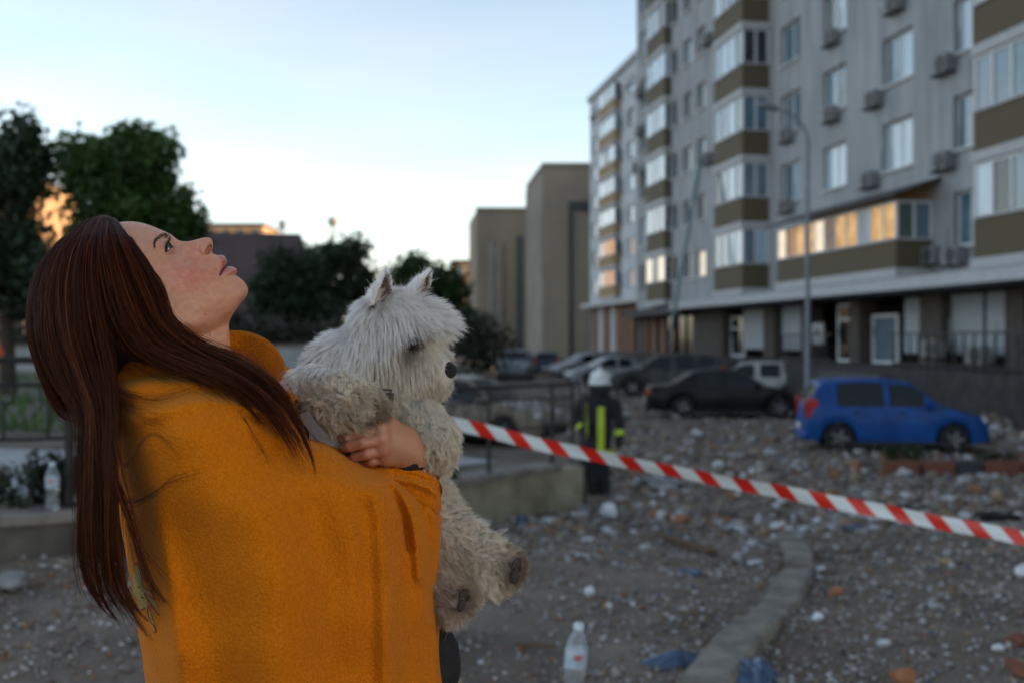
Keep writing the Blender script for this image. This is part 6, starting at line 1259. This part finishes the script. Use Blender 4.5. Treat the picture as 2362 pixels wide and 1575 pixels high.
# ------------------------------------------------------------------ firefighter seen from behind
m_suit = M('navy fire suit', (.012, .013, .020), .85, .3, 12, .2, 60); m_hi = M('yellow green reflective stripe', (.48, .62, .03), .5, .1, 30); m_sil = M('white helmet shell', (.62, .64, .66), .35, .15, 12, coat=.5); m_boot = M('black boot', (.010, .010, .010), .6)
fb = on_ground(1379, 1138); fY = fb.y; ff = empty('person', fb); tag(ff, 'firefighter in a white helmet and dark suit with yellow green stripes, seen from behind', 'person'); fO = np.array(fb)
def fp(px, py, dy=0.0): return np.array(at(px * 1.0043, py * 1.0043, fY)) + np.array([0, dy, 0])
def ff_field(P):
    r = smin(sd_cone(P, fp(1376, 925), fp(1378, 985), .19, .175), sd_cone(P, fp(1378, 985), fp(1372, 1040), .175, .185), .08)
    r = np.maximum(r, -9); r = smin(r, sd_cone(P, fp(1344, 922), fp(1410, 925), .085, .085), .07)
    r = smin(r, sd_cone(P, fp(1376, 905), fp(1378, 880), .085, .075), .05)
    for a, b, c in ((fp(1336, 925), fp(1320, 960, -.04), fp(1338, 985, -.22)), (fp(1414, 928), fp(1424, 975, -.02), fp(1420, 1020, -.10))):
        r = smin(r, sd_cone(P, a, b, .085, .075), .05); r = smin(r, sd_cone(P, b, c, .072, .055), .03)
    for s_, kx in ((1362, -1), (1388, 1)):
        r = smin(r, sd_cone(P, fp(s_, 1040), fp(s_ - 2, 1090, -.02), .115, .088), .03); r = smin(r, sd_cone(P, fp(s_ - 2, 1090, -.02), fp(s_ - 1, 1128), .088, .078), .03)
    return r
lo, hi = fp(1300, 1150) - .2, fp(1440, 850) + .25; lo[1] = fY - .45; hi[1] = fY + .4
v, f = surface_net(ff_field, lo, hi, .024); v = fO + (v - fO) * np.array([1, .72, 1]); mesh_obj('body', v - fO, f, m_suit, ff, smooth=True)
def near_y(px, py):
    q = fp(px, py); d = np.linalg.norm((v - q)[:, [0, 2]], axis=1); k = d < .06; return v[k][:, 1].min() if k.any() else fY - .1
for x, y0, y1, w in ((1342, 923, 1000, 11), (1378, 932, 1042, 16)):
    P = []
    for yy in np.linspace(y0, y1, 10):
        for s_ in (-.5, .5): q = fp(x + s_ * w, yy); q[1] = near_y(x, yy) - .012; P.append(q - fO)
    n_ = len(P) // 2; mb = MB(); mb.add(P + [p + np.array([0, .008, 0]) for p in P], [(2 * i, 2 * i + 1, 2 * i + 3, 2 * i + 2) for i in range(n_ - 1)] + [(2 * i + 1, 2 * i, 2 * i + 20, 2 * i + 21) for i in range(0, 1)]); mb.build('reflective_stripe', m_hi, ff)
P = []
for xx in np.linspace(1340, 1412, 12):
    for yy in (1031, 1043): q = fp(xx, yy); q[1] = near_y(xx, yy) - .012; P.append(q - fO)
mesh_obj('reflective_stripe', P, [(2 * i, 2 * i + 2, 2 * i + 3, 2 * i + 1) for i in range(11)], m_hi, ff)
for a_, b_, r0 in ((fp(1421, 988, -.03), fp(1422, 1000, -.06), .078), (fp(1330, 975, -.15), fp(1334, 981, -.19), .066)): MB().tube([a_ - fO, b_ - fO], r0, 12, False).build('reflective_stripe', m_hi, ff)
hv2, hf2 = surface_net(lambda P: np.maximum(np.minimum(smin(sd_ell(P, fp(1378, 868), (.155, .165, .135)), sd_ell(P, fp(1378, 880), (.185, .20, .04)), .03), sd_ell(P, fp(1378, 862), (.025, .175, .15))), fp(1378, 890)[2] - P[..., 2]), fp(1378, 868) - .27, fp(1378, 868) + .27, .016); mesh_obj('helmet', hv2 - fO, hf2, m_sil, ff, smooth=True)
MB().lathe([(.13, -.12), (.155, -.02), (.15, .03)], 16, 'z', tuple(fp(1378, 892) - fO)).build('neck_guard', m_suit, ff)
for s_ in (1362, 1389):
    c = fp(s_, 1134); c[2] = float(gz(c[0], c[1])); bv, bf = surface_net(lambda P: np.maximum(smin(sd_cone(P, c + np.array([0, 0, .05]), c + np.array([.03 if s_ > 1370 else -.02, .12, .04]), .075, .06), sd_cone(P, c + np.array([0, 0, .05]), c + np.array([0, 0, .22]), .07, .085), .03), c[2] - P[..., 2]), c - .2, c + .33, .018); mesh_obj('boot', bv - fO, bf, m_boot, ff, smooth=True)
# ------------------------------------------------------------------ person in orange at the left frame edge
m_ov = M('orange work jacket', (.55, .09, .02), .8, .2, 20); m_sk2 = M('hand skin', (.42, .22, .15), .6, .1, 30)
oY = 13.0; og = empty('person', (at(-22, 0, oY).x, oY, .1)); tag(og, 'person in an orange jacket cut off by the left frame edge', 'person'); oO = np.array(og.location)
def op(px, py, dy=0.0): return np.array(at(px, py, oY)) + np.array([0, dy, 0])
def o_field(P):
    r = smin(sd_cone(P, op(-40, 790), op(-40, 850), .16, .17), sd_cone(P, op(-40, 850), op(-40, 960), .17, .15), .06)
    r = smin(r, sd_cone(P, op(-18, 782), op(2, 815, -.05), .075, .062), .04); r = smin(r, sd_cone(P, op(2, 815, -.05), op(2, 842, -.15), .06, .05), .03); return smin(r, sd_cone(P, op(-60, 785), op(-80, 850), .07, .06), .04)
v, f = surface_net(o_field, op(-130, 1000) - .3, op(40, 720) + .3, .026); mesh_obj('jacket', v - oO, f, m_ov, og, smooth=True)
def o2(P): return smin(smin(sd_ell(P, op(-40, 738), (.085, .10, .115)), sd_cone(P, op(-40, 752), op(-40, 780), .055, .06), .03), sd_cone(P, op(4, 800, -.16), op(10, 792, -.2), .035, .04), .0001)
v, f = surface_net(o2, op(-130, 1000) - .4, op(40, 700) + .4, .022); mesh_obj('body', v - oO, f, m_sk2, og, smooth=True)
MB().tube([op(-52, 960) - oO, op(-52, 1080) - oO], [.11, .08], 10).build('trouser_leg', m_suit, og); MB().tube([op(-28, 960) - oO, op(-28, 1080) - oO], [.11, .08], 10).build('trouser_leg', m_suit, og)
# ------------------------------------------------------------------ water bottles
m_pet = M('clear bottle plastic', (.80, .86, .92), .08, trans=.85, spec=.4, alpha=.75); m_lab = M('pale blue bottle label', (.36, .50, .66), .4, .3, 14, col2=(.62, .68, .74)); m_cap = M('pale blue cap', (.62, .72, .80), .4); m_labr = M('red label print', (.5, .10, .10), .4); m_wat = M('bottle water', (.7, .78, .84), .05, trans=.9)
def bottle(lab, loc, h, tilt=0.0):
    o = empty('water_bottle', loc); tag(o, lab, 'bottle'); r = h * .135
    pr_ = [(0, 0), (r * .86, 0), (r, .02 * h), (r * .93, .06 * h), (r, .10 * h), (r * .92, .15 * h), (r, .2 * h), (r * .9, .26 * h), (r * .86, .32 * h), (r * .9, .40 * h), (r, .46 * h), (r, .70 * h), (r * .86, .78 * h), (r * .5, .89 * h), (r * .36, .92 * h), (r * .36, .96 * h)]
    MB().lathe(pr_, 20).build('bottle_body', m_pet, o, smooth=True); MB().lathe([(r * 1.015, .47 * h), (r * 1.02, .48 * h), (r * 1.02, .68 * h), (r * 1.015, .69 * h)], 20).build('label', m_lab, o, smooth=True)
    MB().lathe([(0, .93 * h), (r * .46, .93 * h), (r * .46, 1.0 * h), (0, 1.0 * h)], 14).build('cap', m_cap, o)
    mb = MB(); mb.box(-r * .6, r * .1, -r * 1.05, -r * .85, .585 * h, .645 * h); mb.build('label_mark', m_labr, o); MB().lathe([(0, .005 * h), (r * .8, .005 * h), (r * .85, .13 * h), (0, .13 * h)], 16).build('water', m_wat, o); o.rotation_euler = (0, tilt, .4); return o
b1 = on_ground(1318, 1626); bottle('empty water bottle with a pale blue label standing on the rubble at the bottom edge', (b1.x, b1.y, b1.z), .345, R(6))
wi = np.argmin(np.abs(WALL[:, 0] - (at(120, 0, 6.95).x)) + (WALL[:, 1] > 7.6) * 9); bottle('water bottle standing on the coping of the wall at far left', (at(121, 0, WALL[wi, 1] + .12).x, WALL[wi, 1] + .12, WTOP[wi] + .002), .33)
# ------------------------------------------------------------------ single pieces of debris
def lump(name, lab, cat, px, py, size, col, seed, rough=.9, sink=.15, grp=None, sub=1, rot=None):
    g = on_ground(px * 1.0043, py * 1.0043); rng = np.random.default_rng(seed); n = 26; d = rng.normal(size=(n, 3)); d /= np.linalg.norm(d, axis=1)[:, None]; d *= rng.uniform(.75, 1.05, (n, 1)); import bmesh
    bm = bmesh.new(); [bm.verts.new(p) for p in d * np.array(size) * .5]; bmesh.ops.convex_hull(bm, input=bm.verts); me = bpy.data.meshes.new(name); bm.to_mesh(me); bm.free(); me.materials.append(col)
    o = bpy.data.objects.new(name, me); COL.objects.link(o); o.location = (g.x, g.y, g.z + size[2] * (.5 - sink)); o.rotation_euler = rot or (rng.uniform(-.2, .2), rng.uniform(-.2, .2), rng.uniform(0, 6)); tag(o, lab, cat, grp); return o
m_foam = M('white insulation foam', (.66, .68, .70), .95, .15, 20, .4, 60); m_pl = M('plaster lump', (.45, .44, .43), .95, .3, 10, .4, 40); m_ob = M('orange brick', (.36, .15, .075), .95, .35, 14, .4, 60); m_cs = M('grey concrete lump', (.22, .22, .22), .95, .35, 8, .4, 40); m_bp = M('blue plastic film', (.035, .075, .15), .35, .4, 6, .5, 14, coat=.3); m_wood = M('splintered wood', (.14, .085, .05), .9, .4, 8, .4, 60, stretch=(1, 12, 12)); m_char = M('charred scrap', (.015, .015, .017), .9, .4, 12, .5)
for a in (('foam_chunk', 'white foam chunk lying upright in the middle of the near rubble', 'foam', 1354, 1368, (.10, .08, .085), m_foam, 1), ('foam_chunk', 'small white foam piece right of the upright foam chunk', 'foam', 1398, 1396, (.075, .06, .045), m_foam, 2), ('foam_chunk', 'round white foam block beside the firefighter\'s boots', 'foam', 1398, 1190, (.30, .24, .26), m_foam, 3),
  ('concrete_lump', 'grey concrete lump at the end of the yellowish wall', 'rubble', 1340, 1182, (.36, .26, .17), m_cs, 4), ('brick', 'orange brick right of the broken kerb', 'brick', 1918, 1368, (.15, .08, .075), m_ob, 5), ('brick', 'orange brick fragment at the bottom edge near the right corner', 'brick', 2075, 1572, (.13, .09, .10), m_ob, 6),
  ('foam_chunk', 'white flat foam block cut by the right frame edge', 'foam', 2350, 1322, (.17, .13, .12), m_foam, 7), ('concrete_lump', 'pale grey slab half under the tape in the middle distance', 'rubble', 1512, 1122, (.62, .40, .13), m_cs, 8), ('brick', 'red brick in the lower right corner, upper of two', 'brick', 2335, 1480, (.2, .11, .075), m_rbrick, 9), ('brick', 'red brick in the lower right corner, lower of two', 'brick', 2335, 1545, (.2, .11, .09), m_rbrick, 10),
  ('plaster_lump', 'pale plaster lump left of the orange brick by the kerb', 'rubble', 1885, 1310, (.12, .09, .05), m_pl, 11), ('plaster_lump', 'white plaster piece below the kerb stones', 'rubble', 1876, 1424, (.09, .07, .06), m_foam, 12), ('plaster_lump', 'bluish white plaster lump just below the tape', 'rubble', 1784, 1168, (.2, .15, .09), m_foam, 13), ('plaster_lump', 'white lump near the right corner above the bricks', 'rubble', 2292, 1495, (.09, .07, .05), m_foam, 14),
  ('charred_scrap', 'charred black scrap heap under the tape at right', 'scrap', 2285, 1196, (.75, .35, .16), m_char, 15), ('charred_scrap', 'small black scrap near the head of the kerb', 'scrap', 1818, 1192, (.16, .10, .05), m_char, 16), ('charred_scrap', 'dark scrap on bare ground right of the kerb', 'scrap', 2205, 1296, (.13, .07, .04), m_char, 17), ('foam_chunk', 'white shard between the black sedan and the tape', 'foam', 1650, 1070, (.34, .22, .12), m_foam, 18),
  ('foam_chunk', 'two lobed white shard in front of the black sedan', 'foam', 1600, 1000, (.45, .3, .2), m_foam, 19), ('plaster_lump', 'white plaster lump at the foot of the yellowish wall', 'rubble', 1110, 1222, (.20, .15, .2), m_pl, 20), ('brick', 'orange brick heap piece near the firefighter', 'brick', 1515, 1190, (.34, .2, .14), m_ob, 21), ('brick', 'orange broken brick right of the firefighter\'s feet', 'brick', 1560, 1200, (.3, .2, .1), m_ob, 22), ('plaster_lump', 'flat white plaster strip in the open middle of the rubble', 'rubble', 1350, 1240, (.19, .09, .04), m_foam, 23), ('concrete_lump', 'pale chunk left of the woman on the ground', 'rubble', 25, 1345, (.30, .22, .12), m_cs, 24)):
    lump(*a)
def stick(name, lab, cat, a, b, th, mat, lift=.02):
    p, q = on_ground(a[0] * 1.0043, a[1] * 1.0043), on_ground(b[0] * 1.0043, b[1] * 1.0043); d = q - p; L_ = d.length; mb = MB(); mb.box(-L_ / 2, L_ / 2, -th[0] / 2, th[0] / 2, 0, th[1], min(th) * .15)
    o = mb.build(name, mat); o.location = (p + q) / 2 + Vector((0, 0, lift)); o.rotation_euler = d.to_track_quat('X', 'Z').to_euler(); tag(o, lab, cat); return o
stick('wooden_lath', 'thin brown wooden lath left of the bottle', 'lath', (1182, 1490), (1275, 1494), (.018, .014), m_wood); stick('plank', 'broken brown plank lying across the rubble', 'plank', (1518, 1238), (1640, 1280), (.09, .05), m_wood, .03)
stick('tile_slab', 'grey slab fragment by the plank end', 'slab', (1480, 1105), (1560, 1118), (.3, .05), m_cs, .03)
def film(lab, px, py, w, h, seed, up=.07):
    g = on_ground(px * 1.0043, py * 1.0043); rng = np.random.default_rng(seed); n = 22; u, v_ = np.meshgrid(np.linspace(-.5, .5, n), np.linspace(-.5, .5, n)); z = np.zeros_like(u)
    for _ in range(9): k = rng.normal(size=2) * 7; z += np.abs(np.sin(u * k[0] + v_ * k[1] + rng.uniform(0, 6))) * rng.uniform(.3, 1)
    z = z / z.max() * up * (1 - (2 * np.maximum(np.abs(u), np.abs(v_))) ** 3) ; e = 1 + .25 * np.sin(5 * np.arctan2(v_, u) + seed); V = np.stack([u * w * e, v_ * h * e, z], -1).reshape(-1, 3); o = mesh_obj('plastic_film', V, grid_faces(n, n), m_bp, smooth=True); o.location = (g.x, g.y, g.z + .012); o.rotation_euler = (0, 0, rng.uniform(0, 3)); tag(o, lab, 'plastic film')
film('crumpled blue film along the foot of the kerb, left piece', 1575, 1530, .13, .34, 1); film('dark blue crumpled film at the bottom edge below the kerb', 1730, 1560, .34, .2, 4, .09); film('scrap of blue film on the open rubble', 1590, 1318, .22, .1, 6, .03)
